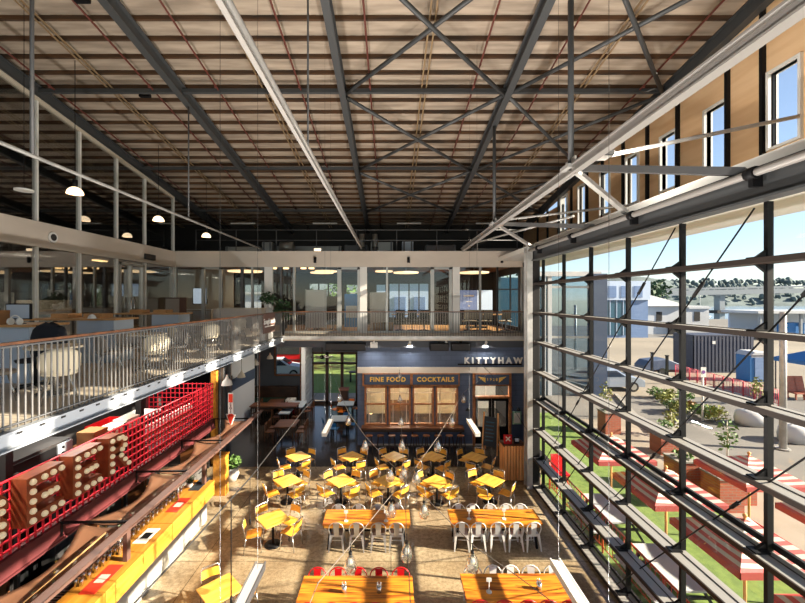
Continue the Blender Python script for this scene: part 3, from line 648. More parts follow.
# table centrepieces
def stand():
    t = thing('table_number_stand', 'x', 'table stand'); MB().disc((0,0,0),.06,.012).o('base', K['white'], t); MB().tube([(0,0,.01),(0,0,.26)],.009,6).o('rod', K['white'], t); MB().b(-.055,.055,-.006,.006,.22,.30).o('card', K['white'], t); return t
ST = Rep(stand(),.84)
for px, py, d in ((346,521,'left on far left long table'),(386,521,'right on far left long table'),(469,519,'left on far right long table'),(504,519,'right on far right long table'),(489,592,'on the near right red-edged table')):
    x, y = F(px,py,.63); ST((x,y,.63), 0, 'white table number stand, '+d, 'table number stands')
def pot():
    t = thing('cutlery_pot', 'x', 'pot'); MB().lathe([(.001,0),(.05,0),(.055,.13),(.049,.13),(.045,.01),(.001,.01)], n=14).o('cup', K['chrome'], t)
    m = MB()
    for k in range(7): a = k*.9; m.tube([(.02*math.cos(a),.02*math.sin(a),.03),(.045*math.cos(a),.045*math.sin(a),.2)],.006,5)
    m.o('cutlery', K['chrome'], t); return t
PT = Rep(pot(),.84)
for px, py, d in ((344,592,'left pot on near left red-edged table'),(379,592,'right pot on near left red-edged table'),(539,589,'dark shaded pot on near right red-edged table')):
    x, y = F(px,py,.63); PT((x,y,.63), 0, 'steel cutlery pot, '+d, 'cutlery pots')

# ============================================================ BAR COUNTER
BX = -4.66
secs = [(3.2,4.75,'nearest'),(4.77,6.35,'second'),(6.37,8.3,'third'),(8.32,10.3,'far end')]
for a, b_, d in secs:
    t = thing('bar_counter', f'honey timber bar counter unit with white kickboard, {d} section', 'counter', (0,0,0))
    MB().b(BX-.62,BX,a,b_,1.03,1.07).o('counter_top', K['bar'], t); MB().b(BX-.03,BX-.002,a,b_,.70,1.03).o('front_panel', K['bar'], t)
    MB().b(BX-.24,BX-.2,a,b_,.0,.72).o('kickboard', K['kick'], t); MB().b(BX-.60,BX-.26,a,b_,.02,1.03).o('carcass', K['dark'], t)
for px, py, L, m, d, w_ in ((148,536,.5,'paper','white printed bar menu lying on the counter middle',.26),(165.5,505,.62,'terra','red bar mat on the far counter section',.26),(112,579,.7,'terra','red bar mat on the counter nearest the camera',.26),(206,484,.7,'chalk','grey bar mat at far end of the counter',.26)):
    x, y = F(px,py,1.07); t = thing('bar_mat', d, 'bar mat', (BX-.27,y,1.071)); MB().b(-w_/2,w_/2,-L/2,L/2,0,.008).o('mat', K['sred'] if m == 'terra' else K[m], t); MB().b(-.08,.08,-.1,.1,.008,.009).o('print', K['offwhite'] if m == 'terra' else K['black'], t)
# gantry over bar
t = thing('bar_gantry', 'long brown steel gantry beam on posts above the bar', 'gantry', (0,0,0))
MB().b(-4.86,-4.78,2.5,14.4,1.62,1.74).b(-4.86,-4.7,2.5,14.4,1.74,1.755).o('beam', K['brownsteel'], t)
for y in (4.9, 7.14, 10.1): MB().b(-4.88,-4.8,y-.05,y+.05,1.07,1.62).o('post', K['brownsteel'], t)
MB().tube([(-4.82,14.3,1.7),(-4.82,14.3,4.22)],.02,6).o('hanger_rod', K['brownsteel'], t)
AY = [3.0,5.1,7.24,9.37,11.4,13.5]
for i, y in enumerate(AY):
    a = MB().bar((-6.13,y,1.7),(-4.86,y,1.72),.04,.035).bar((-6.13,y,1.7),(-6.13,y,1.45),.05,.05).o('arm', K['black'], t)
sh = MB()
for i in range(len(AY)-1):
    y0, y1 = AY[i]+.03, AY[i+1]-.03; n, k_ = 14, 8
    vs_ = []
    for a in range(n+1):
        for b_ in range(k_+1):
            u = a/n; v = b_/k_; sag = math.sin(PI*u)
            x = -5.75+.93*v + .0; x = -5.75*(1-v)-4.83*v+ .32*sag*(1-v); z = 1.69-.16*sag*(1-v)*.8-.07*math.sin(PI*v)
            vs_.append((x, y0+(y1-y0)*u, z))
    sh.add(vs_, [(a*(k_+1)+b_, (a+1)*(k_+1)+b_, (a+1)*(k_+1)+b_+1, a*(k_+1)+b_+1) for a in range(n) for b_ in range(k_)], 0, True)
ss = sh.o('shade_cloth_awning', K['shade']); tag(ss, 'brown perforated shade cloth slung between arms above the bar', 'awning'); md = ss.modifiers.new('s','SOLIDIFY'); md.thickness = .006
pts = []
for i in range(13): u = i/12; pts.append((-4.95-.14*u-.03*math.sin(PI*u), 3.4+3.55*u, 1.74-.05*math.sin(PI*u)-.06*u))
tag(MB().tube(pts, .016, 7).o('rope', K['rope']), 'thick tan rope draped over the shade cloth', 'rope')
# back bench under the shade
for a, b_, d in ((3.2,6.2,'near camera'),(6.22,9.2,'in the middle'),(9.22,11.9,'at the far end')):
    t = thing('back_bench', f'stainless work bench behind the bar, {d}', 'bench', (0,0,0)); MB().b(-6.15,-5.55,a,b_,.86,.9).o('worktop', K['stain'], t); MB().b(-6.1,-5.6,a+.03,b_-.03,.1,.86).o('cabinet_body', K['dark'], t)
    n = 4
    for k in range(n): y0 = a+.05+(b_-a-.1)*k/n; y1 = a+.05+(b_-a-.1)*(k+1)/n-.02; dd_ = MB().b(-5.6,-5.58,y0,y1,.14,.84).o('door', K['stain'], t); MB().b(-5.575,-5.56,y0+.1,y0+.3,.78,.8).o('handle', K['black'], dd_)
def bottle(m='bglass'):
    t = thing('bottle', 'x', 'bottle'); MB().lathe([(.001,0),(.037,0),(.037,.17),(.014,.22),(.014,.29),(.001,.29)], n=10).o('body', K[m], t); MB().lathe([(.0385,.04),(.0385,.14)], n=10).o('paper_label', K['paper'], t); MB().lathe([(.016,.27),(.016,.3),(.001,.3)], n=8).o('cap', K['gold'], t); return t
BT = Rep(bottle())
for k in range(26):
    y = 4.5+k*.27; d = 'near' if k < 9 else 'middle' if k < 18 else 'far'
    BT((-5.95+.1*(k % 3), y, .9), 0, f'clear bottle with white label on the {d} stretch of the back bench', f'bottles on the {d} back bench')
def tumbler():
    t = thing('glass_tumbler', 'x', 'glass'); MB().lathe([(.001,0),(.032,0),(.04,.14),(.037,.14),(.03,.01),(.001,.01)], n=10).o('cup', K['lamp'], t); return t
GT = Rep(tumbler())
for k in range(40): GT((BX-.5-.09*(k % 2), 6.5+.085*(k//2)*1.9, 1.07), 0, 'clear glass tumbler standing in double row on the inner bar edge', 'tumblers on the bar counter')
def rack():
    t = thing('glass_rack', 'x', 'rack'); m = MB().b(-.24,.24,-.24,.24,0,.02)
    for k in range(7): u = -.24+.08*k; m.b(u-.006,u+.006,-.24,.24,.02,.1).b(-.24,.24,u-.006,u+.006,.02,.1)
    m.o('grid', K['steel2'], t); return t
RK = Rep(rack())
for y, z, d in ((4.6,.9,'grey dish rack on back bench nearest the camera'),(5.2,.9,'grey dish rack second from the camera'),(9.6,.9,'grey dish rack by the far end of the bench')): RK((-5.75,y,z), 0, d)
t = thing('ice_trough', 'steel grille drip trough behind the bar counter', 'trough', (-5.42,5.6,1.0)); MB().b(-.1,.1,-.9,.9,-.1,0).o('tray', K['stain'], t)
m = MB(); [m.b(-.1,.1,-.9+.06*k,-.88+.06*k,.0,.012) for k in range(30)]; m.o('grille', K['black'], t)
t = thing('till_screen', 'till screen with colourful keys behind near counter', 'screen', (-5.7,5.2,.9)); MB().box((0,0,.2),(.03,.36,.26),ry=.35).o('casing', K['black'], t); MB().box((.02,0,.207),(.008,.32,.22),ry=.35).o('display', mat('till_keys',(90,150,110),.3,c2=(170,90,120),sc=(30,30,30),emit=0), t); MB().b(-.08,.08,-.1,.1,0,.08).o('foot', K['black'], t)
# beer taps
for y, d in ((7.3,'near'),(9.3,'far')):
    t = thing('beer_tap', f'black and chrome beer tap column on the bar, {d} one', 'tap', (BX-.42,y,1.07)); MB().tube([(0,0,0),(0,0,.3)],.03,8).tube([(0,-.15,.3),(0,.15,.3)],.03,8).o('column', K['chrome'], t)
    for k in (-.1,0,.1): MB().tube([(.03,k,.3),(.08,k,.3),(.08,k,.24)],.01,6).o('spout', K['chrome'], t); MB().tube([(0,k,.32),(.01,k,.44)],.012,6).o('handle', K['black'], t)
# leafy pots and end stand
def plant(name, label, loc, r, h, pr, ph, potm='pot', k=160, leaf='leafd', sz=.06):
    t = thing(name, label, 'plant', loc); MB().lathe([(.001,0),(pr*.6,0),(pr,ph*.5),(pr*.85,ph),(pr*.75,ph),(pr*.7,ph-.04),(.001,ph-.04)], n=18).o('pot', K[potm], t)
    MB().leaves((0,0,ph+h*.45),(r,r,h*.55),k,sz).o('foliage', K[leaf], t); s_ = MB()
    for q in range(5): s_.tube([(0,0,ph-.05),(r*.4*math.cos(q*1.3),r*.4*math.sin(q*1.3),ph+h*.5)],.008,5)
    s_.o('stem', K['bark'], t); return t
plant('potted_herb', 'green potted herb on the far end of bar counter', (BX-.45,9.9,1.07), .14, .25, .08, .12, k=90, sz=.045)
x, y = F(232,480.5); plant('potted_plant', 'grey leafed plant in round white pot past the bar end', (x,y,0), .26, .36, .22, .42, k=220, leaf='leaf1', sz=.07)
x0, y0 = F(212.7,496); x1, _ = F(225.3,496)
t = thing('bar_end_stand', 'upright honey timber stand at far end of the bar', 'stand', ((x0+x1)/2,y0+.12,0)); w_ = (x1-x0)/2
MB().b(-w_,w_,-.12,.12,0,1.18).o('body', K['bar'], t, bev=.01); MB().b(-w_-.02,w_+.02,-.14,.14,1.18,1.22).o('top', K['bar'], t)

# ============================================================ RED MESH SCREEN AND BULB LETTERS
t = thing('red_mesh_screen', 'long red welded mesh screen on a maroon beam behind the bar', 'screen', (0,0,0))
MB().b(-6.28,-6.12,2.5,13.55,1.4,1.7).b(-6.32,-6.08,2.5,13.55,1.38,1.41).o('beam', K['maroon'], t)
m = MB()
for k in range(74): y = 2.6+.15*k; m.b(-6.215,-6.185,y-.011,y+.011,1.7,2.92)
for k in range(8): z = 1.78+.162*k; m.b(-6.222,-6.178,2.5,13.55,z-.012,z+.012)
m.o('mesh', K['mesh'], t)
for y in (2.6,6.6,9.3,13.5): MB().b(-6.36,-6.3,y-.03,y+.03,0,2.9).o('post', K['dsteel'], t)
t = thing('red_mesh_return', 'short red mesh panel crossing at far end of screen', 'screen', (0,13.55,0)); m = MB()
for k in range(15): x = -8.4+.15*k; m.b(x-.011,x+.011,-.012,.012,1.9,2.95)
for k in range(7): m.b(-8.45,-6.2,-.015,.015,1.95+.16*k-.011,1.95+.16*k+.011)
m.o('mesh', K['mesh'], t); MB().b(-8.5,-8.42,-.04,.04,0,2.95).o('post', K['maroon'], t)
def letter(ch, y0, d):
    W_, H = .72, .80; z0 = 2.12; t = thing('bulb_letter', f'rust brown bulb-lit letter {ch} on red mesh, {d}', 'sign letter', (-6.17,y0,z0), group='bulb letters on the mesh screen'); D = .26
    q = .17; m = MB(); bl = []
    def seg(a, b_, n):
        for k in range(n): u = k/(n-1) if n > 1 else .5; bl.append((a[0]+(b_[0]-a[0])*u, a[1]+(b_[1]-a[1])*u))
    bar = lambda a, b_, c_, e: m.b(0,D,a,b_,c_,e)
    bar(0,q,0,H); seg((q/2,.08),(q/2,H-.08),5)
    if ch == 'E':
        for z, L in ((0,W_),(H/2-q/2,W_*.85),(H-q,W_)): bar(q,L,z,z+q); seg((q+.13,z+q/2),(L-.08,z+q/2),3)
    else:
        def arc(cz, r, top):
            pts = [(W_*.45+r*1.25*math.sin(a), cz-r*math.cos(a)) for a in [PI*k/9 for k in range(10)]]
            pi_ = [(W_*.45+(r-q)*1.25*math.sin(a)*.9, cz-(r-q)*math.cos(a)) for a in [PI*k/9 for k in range(10)]]
            for k in range(9): m.prism([(0,*pts[k]),(0,*pts[k+1]),(0,*pi_[k+1]),(0,*pi_[k])], (D,0,0))
            for k in (1,3,6,8): bl.append(((pts[k][0]+pi_[k][0])/2, (pts[k][1]+pi_[k][1])/2))
            bar(q,W_*.45,cz+r-q,cz+r)
            bar(q,W_*.45,cz-r,cz-r+q); seg((q+.1,cz+r-q/2),(W_*.42,cz+r-q/2),1)
        arc(H-.225,.225,1)
        if ch == 'B': arc(.225,.235,0)
        else:
            m.prism([(0,.2,.4),(0,.4,.4),(0,W_,0),(0,W_-.2,0)], (D,0,0)); seg((.36,.32),(W_-.12,.06),3)
    m.o('letter_body', K['rustbox'], t)
    for u, z in bl: MB().ball((D+.025,u,z), .052, 10).tube([(D,u,z),(D+.012,u,z)],.03,8).o('bulb', K['bulb'], t)
for ch, y0, d in (('B',5.42,'nearest the camera'),('E',6.33,'second from the camera'),('E',7.25,'third from the camera'),('R',8.16,'farthest from the camera')): letter(ch, y0, d)
# kitchen and stores behind the screen
t = thing('oven_tower', 'black oven with pale control panel behind the bulb letters', 'oven', (-7.35,7.75,0)); MB().b(-.45,.45,-.75,.75,0,2.35).o('body', K['black'], t, bev=.02); MB().b(-.45,.42,-.72,.72,2.35,2.86).o('oven', K['dark'], t); MB().b(.42,.45,-.7,.3,2.4,2.8).o('door', K['black'], t); p = MB().b(.42,.45,.34,.7,2.4,2.82).o('control_panel', K['panelb'], t)
for k in range(3): MB().tube([(.45,.45,2.5+.12*k),(.47,.45,2.5+.12*k)],.03,8).o('knob', K['black'], p)
t = thing('steel_tray', 'shallow steel tray above the oven door ledge', 'tray', (-6.66,7.9,2.36)); MB().b(-.18,.18,-.5,.4,0,.02).b(-.18,-.16,-.5,.4,.02,.06).b(.16,.18,-.5,.4,.02,.06).o('pan', K['stain'], t); MB().b(-.15,.12,-.3,.3,-2.36,0).o('trestle', K['dark'], t)
def shelf(y0, y1, z, d):
    t = thing('store_shelf', d, 'shelf', (-6.85,0,0)); MB().b(-.3,.3,y0,y1,z-.04,z).o('shelf_board', K['brownwood'], t); MB().b(-.3,.3,y0,y1,1.36,1.4).o('shelf_board', K['brownwood'], t)
    for y in (y0+.03,y1-.03): MB().b(-.3,.3,y-.03,y+.03,0,z-.04).o('side_panel', K['brownwood'], t)
shelf(8.7,10.4,2.55,'tall timber store shelf behind the letter R'); shelf(10.42,13.3,1.95,'low timber store shelf behind the far mesh')
shelf(4.0,6.7,2.35,'timber store shelf behind the letter B')
def carton(m, s_, label, loc, rz=0, name='carton_box'):
    t = thing(name, label, 'box', loc, rz); MB().b(-s_[0]/2,s_[0]/2,-s_[1]/2,s_[1]/2,0,s_[2]).o('body', K[m], t, bev=.008); MB().b(-s_[0]/2-.004,s_[0]/2+.004,-s_[1]/2-.004,s_[1]/2+.004,s_[2]-.05,s_[2]+.004).o('lid', K[m], t); return t
carton('carton', (.4,.42,.3), 'brown carton beside the oven under the mezzanine', (-6.85,8.95,2.55))
carton('cream', (.36,.6,.2), 'cream carton behind the letter R', (-6.85,9.5,2.55)); carton('cream', (.34,.5,.24), 'tall cream carton at the end of the shelf behind letter R', (-6.85,10.1,2.55))
for k in range(5): carton('paper', (.3,.3,.3+.1*(k % 2)), f'stack of white paper bags behind letter B, {["first","second","third","fourth","fifth"][k]} from the camera', (-6.8,4.3+.5*k,2.35), name='paper_bag_stack')
def jar():
    t = thing('white_bag', 'x', 'bag'); MB().lathe([(.001,0),(.09,0),(.1,.12),(.1,.3),(.06,.42),(.001,.42)], n=10).o('bag', K['paper'], t); MB().lathe([(.101,.12),(.101,.22)], n=10).o('band', K['carton'], t); return t
JR = Rep(jar())
for k in range(13): JR((-6.72, 10.6+.2*k, 1.95), 0, 'white bag with tan band in a row behind the far red mesh', 'white bags on the low store shelf')
for k in range(14): JR((-6.72, 10.55+.19*k, 1.4), 0, 'white bag with tan band on lower level behind the far red mesh', 'white bags on the lower store level')
t = thing('red_bin', 'red open crate under the mezzanine behind the screen', 'crate', (-7.6,10.5,2.2)); MB().b(-.3,.3,-.45,.45,0,.05).b(-.3,-.26,-.45,.45,.05,.35).b(.26,.3,-.45,.45,.05,.35).b(-.26,.26,-.45,-.41,.05,.35).b(-.26,.26,.41,.45,.05,.35).o('crate', K['redchair'], t); MB().b(-.28,.28,-.43,.43,-2.2,0).o('stand', K['dark'], t)
t = thing('prep_table', 'white topped prep table behind the screen', 'table', (-7.9,12.0,0)); MB().b(-.4,.4,-.8,.8,2.2,2.25).o('top', K['white'], t); MB().b(-.35,.35,-.75,.75,0,2.2).o('body', K['dark'], t)
for y in (5.6,8.8,12.0):
    t = thing('fill_strip_lamp', f'added white fill lamp under the mezzanine over the stores, {["nearest","middle","farthest"][int(y//3.2)-1]} one', 'lamp', (-7.0,y,4.16)); MB().b(-.08,.08,-.6,.6,-.02,.06).o('housing', K['white'], t); MB().b(-.06,.06,-.58,.58,-.03,-.02).o('diffuser', K['led'], t); lamp('fill_strip_light','AREA',(0,0,-.05),65,col=(1,.94,.84),size=.12,sy=1.1,parent=t)  # added fill lamps, unseen behind the slab, for the mesh, letters and awning
# hanging arrow sign (letters run vertically) and cone lamps
t = thing('arrow_sign', 'red and white hanging arrow sign pointing down to the bar end', 'sign', (WX(231,13.2),13.2,WZ(425,13.2))); s_ = 13.2/FP
MB().b(-2.6*s_,2.6*s_,-.03,.03,7*s_,32*s_).prism([(-5*s_,-.03,11*s_),(0,-.03,-1*s_),(5*s_,-.03,11*s_)],(0,.06,0)).o('board', K['white'], t)
MB().b(-2.0*s_,2.0*s_,-.04,-.031,23*s_,31.2*s_).prism([(-3.6*s_,-.04,10.2*s_),(0,-.04,.6*s_),(3.6*s_,-.04,10.2*s_)],(0,.008,0)).b(-2*s_,2*s_,-.04,-.031,9*s_,11.5*s_).o('red_face', K['sred'], t)
for k, ch in enumerate('EATS'): text(ch, .14, K['maroon'], t, (0,-.04,(21-2.9*k)*s_), (PI/2,0,0), .003)
MB().tube([(0,0,32*s_),(0,0,4.2-WZ(425,13.2))],.008,5).o('wire', K['wirew'], t)
def cone_lamp(label, loc, top, m='white', r=.17):
    t = thing('pendant_lamp', label, 'lamp', loc); MB().lathe([(r,0),(r*.82,.12),(r*.3,.22),(.03,.28),(.03,.33)], n=16).lathe([(r-.01,.0),(r*.8,.12),(r*.28,.215)], n=16).o('lamp_shade', K[m], t); MB().tube([(0,0,.33),(0,0,top-loc[2])],.008,5).o('cord', K['black'], t); MB().ball((0,0,.06),.045).o('bulb', K['bulb'], t); return t
cone_lamp('white cone pendant lamp above the arrow sign', (WX(227,12.6),12.6,WZ(385,12.6)), 4.2)
for px, py, y, d in ((241.5,375,17,'nearer the boarded panel'),(256,363,20.5,'beside the window wall'),(270,357,20.8,'left of the end window')): cone_lamp(f'white cone pendant lamp in dark dining area, {d}', (WX(px,y),y,WZ(py,y)-.1), 4.22, 'offwhite')
# ============================================================ NAVY BAR FRONT
def board(label, a, b_, words, sz):
    t = thing('sign_board', label, 'sign', ((kx(a)+kx(b_))/2, YK-.04, (kz(374.3)+kz(384.2))/2)); W_ = kx(b_)-kx(a); H = kz(374.3)-kz(384.2)
    MB().b(-W_/2,W_/2,-.03,.03,-H/2,H/2).o('panel', K['navyp'], t); 
    if words: text(words, sz, K['gold'], t, (0,-.032,0), (PI/2,0,0), .006, space=1.15, bold=.008)
    return t, W_, H
board('navy sign board with gold letters FINE FOOD', 365.5, 410, 'FINE FOOD', .25); board('navy sign board with gold letters COCKTAILS', 412.7, 458, 'COCKTAILS', .25)
t, W_, H = board('navy sign board with gold wings and 1928 above door', 475, 508.5, '', .2)
text('1928', .16, K['gold'], t, (0,-.032,0), (PI/2,0,0), .005, space=1.5)
for s_ in (-1, 1):
    m = MB()
    for k in range(4): m.prism([(s_*.26,-.035,.07-.05*k),(s_*(.56-.07*k),-.035,.12-.055*k),(s_*(.54-.07*k),-.035,.085-.055*k),(s_*.27,-.035,.035-.05*k)], (0,-.006,0))
    m.o('wing', K['gold'], t)
t = thing('wall_sign', 'white raised letters KITTYHAWK on the navy wall', 'sign', (kx(463.8), YK-.02, kz(360.5)))
text('KITTYHAWK', .315, K['white'], t, (0,-.06,0), (PI/2,0,0), .03, align='LEFT', space=1.62, bold=.014); MB().b(-.25,2.3,-.03,.0,-.17,-.12).o('rail', K['black'], t)
t = thing('bar_ledge', 'brown timber drinking ledge under the sash windows', 'ledge', ((kx(362)+kx(462.5))/2, YK-.22, kz(425.5))); L = (kx(462.5)-kx(362))/2
MB().b(-L,L,-.2,.2,-.03,.03).o('top', K['brownwood'], t); MB().b(-L,L,-.2,-.17,-.12,-.03).o('front_rail', K['dkwood'], t)
for k in range(5): x = -L+.1+(2*L-.2)*k/4; MB().bar((x,-.12,-.04),(x,.2,-.35),.05,.05).o('bracket', K['dkwood'], t)
def stool(m='brownwood'):
    t = thing('bar_stool', 'x', 'stool'); MB().disc((0,0,.70),.165,.035).o('seat', K[m], t, bev=.006)
    for sx in (-1,1):
        for sy in (-1,1): MB().bar((sx*.1,sy*.1,.7),(sx*.17,sy*.17,0),.032,.032).o('leg', K['dkwood'], t)
    MB().tube([(-.145,-.145,.25),(.145,-.145,.25),(.145,.145,.25),(-.145,.145,.25)],.011,5,closed=True).o('foot_ring', K['dkwood'], t); return t
SL = Rep(stool(),.84)
for k in range(9): SL((kx(370+11*k), YK-.62, 0), .1*k, f'brown timber bar stool under the ledge, {["first","second","third","fourth","fifth","sixth","seventh","eighth","ninth"][k]} from left', 'stools at the bar ledge')
t = thing('menu_box', 'pale green framed menu box on the navy pier', 'menu box', (kx(516.5), YK-.04, kz(417.5))); MB().b(-.17,.17,-.03,.03,-.25,.25).o('frame', K['plum'], t); MB().b(-.12,.12,-.036,-.03,-.2,.2).o('menu_sheet', K['paper'], t)
for px, d in ((467,'left of the door'),(517,'above the menu box')):
    t = thing('wall_lamp', f'small black wall lamp {d}', 'lamp', (kx(px),YK-.0,kz(408))); MB().tube([(0,0,0),(0,-.15,.03)],.015,6).o('arm', K['black'], t); MB().lathe([(.09,-.05),(.03,.05),(.001,.06)],(0,-.17,0),12).o('lamp_shade', K['black'], t)
# propped chalk board
x, y = F(491,452); t = thing('a_frame_chalkboard', 'timber A-frame chalkboard standing in front of the dark door', 'sign', (x,y,0), -.45)
for s_, m in ((-1,'leg'),(1,'leg')):
    for sx in (-1,1): MB().bar((sx*.28,s_*.27,0),(sx*.26,0,1.5),.05,.03).o('leg', K['pallet'], t)
MB().prism([(-.25,-.25,.3),(.25,-.25,.3),(.24,-.04,1.35),(-.24,-.04,1.35)],(0,.012,0)).o('board', K['chalk'], t)
m = MB(); [m.prism([(-.18+.02*(k%2),-.262+.2*k*.13,.5+.13*k),(.12+.02*(k%3),-.262+.2*k*.13,.5+.13*k),(.12+.02*(k%3),-.255+.2*k*.13,.54+.13*k),(-.18+.02*(k%2),-.255+.2*k*.13,.54+.13*k)],(0,.006,0)) for k in range(6)]; m.o('chalk_marks', K['teal'], t)
# host stand of pallet slats
x0, y0 = F(504.5,481); t = thing('host_stand', 'pallet timber host stand beside the pale steel column', 'stand', (x0,y0,0)); MB().b(0.03,.66,.02,.5,0,1.1).o('body', K['dkwood'], t)
for k in range(7): MB().b(.01+k*.093,.08+k*.093,-.03,.02,.03,1.13).o('slat', K['pallet'], t)
m = MB(); [m.b(-.02,0.005,.02+k*.1,.11+k*.1,.03,1.13) for k in range(5)]; m.o('side_slats', K['pallet'], t); MB().b(-.03,.7,-.02,.53,1.1,1.14).o('top', K['brownwood'], t)
t = thing('notice_stand', 'red notice card with white cross on the host stand', 'sign', (x0+.15,y0+.15,1.14)); MB().b(-.13,.13,-.02,.02,0,.3).o('card', K['redchair'], t)
MB().bar((-.07,-.024,.1),(.07,-.024,.24),.02,.03).bar((-.07,-.024,.24),(.07,-.024,.1),.02,.03).o('cross', K['white'], t)
t = thing('card_terminal', 'black payment terminal on the host stand', 'terminal', (x0+.45,y0+.2,1.14)); MB().box((0,0,.1),(.16,.05,.2),rx=-.3).o('casing', K['black'], t); MB().box((0,-.03,.12),(.12,.01,.1),rx=-.3).o('display', K['panelb'], t)
# under the balcony: speakers, fan, emergency light
for px, y, w_, d in ((439,15.15,.36,'left of the pair of black speakers under the balcony'),(460.5,15.15,.37,'right of the pair of black speakers under the balcony'),(346,15.2,.78,'wide black heater box under the balcony')):
    t = thing('ceiling_speaker', d, 'speaker', (WX(px,y),y,4.02)); MB().b(-w_,w_,-.15,.13,-.17,.12).o('cabinet', K['black'], t, bev=.02); MB().b(-w_+.03,w_-.03,-.155,-.15,-.14,.09).o('grille', K['dark'], t); MB().b(-.05,.05,-.05,.05,.12,.22).o('bracket', K['black'], t)
t = thing('emergency_light', 'white twin emergency light under the balcony', 'light', (WX(374,15.1),15.1,4.02)); MB().b(-.14,.14,-.05,.05,-.06,.08).o('housing', K['white'], t)
for s_ in (-1,1): MB().tube([(s_*.1,-.07,.12),(s_*.1,.03,.12)],.05,10).o('lamp', K['white'], t)
MB().b(-.02,.02,-.02,.02,.08,.22).o('mount', K['white'], t)
t = thing('ceiling_fan', 'dark ceiling fan in front of the entrance doors', 'fan', (WX(322,17.5),17.5,WZ(357,17.5))); MB().lathe([(.001,-.1),(.1,-.06),(.1,.06),(.001,.1)],n=14).o('motor', K['black'], t); MB().tube([(0,0,.1),(0,0,4.24-WZ(357,17.5))],.02,6).o('rod', K['black'], t)
for k in range(6): a = k*PI/3+.3; MB().bar((.1*math.cos(a),.1*math.sin(a),0),(.5*math.cos(a),.5*math.sin(a),.01),.11,.02,w2=.15).o('blade', K['dkwood'], t)
for px, d in ((374,'left'),(410,'second'),(446,'third'),(486,'right')):
    t = thing('fill_spotlight', f'added white fill spotlight under the balcony edge aimed at navy front, {d} one', 'lamp', (WX(px,15.2),15.2,4.12)); MB().tube([(0,-.06,.06),(0,.06,-.06)],.05,10).o('body', K['white'], t); MB().b(-.02,.02,-.02,.02,.0,.12).o('bracket', K['white'], t); lamp('fill_spot','AREA',(0,.1,-.1),45,col=(1,.93,.84),size=.12,rot=(.75,0,0),parent=t)  # added lamps tucked under the slab to brighten the navy front
for px, d in ((300,'left'),(330,'right')):
    t = thing('ceiling_downlight', f'added white fill downlight over the dark dining area, {d} one', 'lamp', (WX(px,18.5),18.5,4.2)); MB().disc((0,0,-.03),.12,.06).o('rim', K['white'], t); lamp('down_fill','AREA',(0,0,-.06),35,size=.2,parent=t)  # added lamps that lift the dim dining area under the balcony
# bar room inside
t = thing('bar_shelf_unit', 'timber back bar shelves inside the bar room', 'shelf', (1.6,20.6,0)); MB().b(-2.2,2.2,-.2,.2,0,1.0).o('cabinet', K['brownwood'], t)
for z in (1.4,1.9,2.4): MB().b(-2.2,2.2,-.15,.2,z-.02,z+.02).o('shelf_board', K['brownwood'], t)
for k in range(5): MB().b(-2.2+1.09*k,-2.16+1.09*k,-.15,.2,1.0,2.6).o('upright', K['brownwood'], t)
for px, py, r in ((427,408,.2),(450,410,.14),(371,412,.1)):
    y = 17.6; t = thing('globe_lamp', f'warm globe lamp glowing behind the {"third" if px == 427 else "fourth" if px == 450 else "first"} sash window', 'lamp', (WX(px,y),y,WZ(py,y))); MB().ball((0,0,0),r,14).o('globe', K['warm'], t); MB().tube([(0,0,r),(0,0,4.1-WZ(py,y))],.01,5).o('cord', K['black'], t)
for x in (.6, 3.4):
    l = bpy.data.lights.new('bar_room_lamp','POINT'); l.energy = 480; l.color = (1,.9,.76); l.shadow_soft_size = .2; o = bpy.data.objects.new('bar_room_lamp', l); COL.objects.link(o); o.location = (x,17.2,3.2)

# ============================================================ DARK DINING AREA AND ENTRANCE
def wood_table(label, loc, L, W_, top, rz=0, h=.63, legs='dkwood'):
    t = thing('dining_table', label, 'table', loc, rz); MB().b(-W_/2,W_/2,-L/2,L/2,h-.04,h).o('tabletop', K[top], t)
    for sx in (-1,1):
        for sy in (-1,1): MB().bar((sx*(W_/2-.07),sy*(L/2-.07),h-.04),(sx*(W_/2-.07),sy*(L/2-.07),0),.05,.05).o('leg', K[legs], t)
    MB().b(-W_/2+.05,W_/2-.05,-L/2+.05,-L/2+.07,h-.12,h-.04).b(-W_/2+.05,W_/2-.05,L/2-.07,L/2-.05,h-.12,h-.04).o('apron', K[legs], t)
def wood_chair(m, label='x', group=None):
    t = thing('wooden_chair', label, 'chair', group=group); MB().b(-.2,.2,-.2,.2,.43,.46).o('seat', m, t)
    b_ = MB().b(-.19,.19,-.23,-.2,.78,.86)
    for k in range(4): b_.tube([(-.13+.087*k,-.2,.46),(-.13+.087*k,-.22,.8)],.009,5)
    b_.o('backrest', m, t)
    for sx in (-1,1):
        MB().bar((sx*.18,.18,.44),(sx*.19,.19,0),.03,.03).o('leg', m, t); MB().bar((sx*.18,-.22,.84),(sx*.19,-.21,0),.03,.03).o('leg', m, t)
    return t
x, y = F(264,402,.9); wood_table('long tall timber table in front of green bench', (x+.6,18.5,0), .7, 2.2, 'brownwood', h=.85)
WC = Rep(wood_chair(K['brownwood']),.84); BC = Rep(ply_chair(K['bluechair'], tube='black', name='blue_chair'),.84); YC2 = Rep(ply_chair(K['oply'], tube='black', name='amber_chair'),.84)
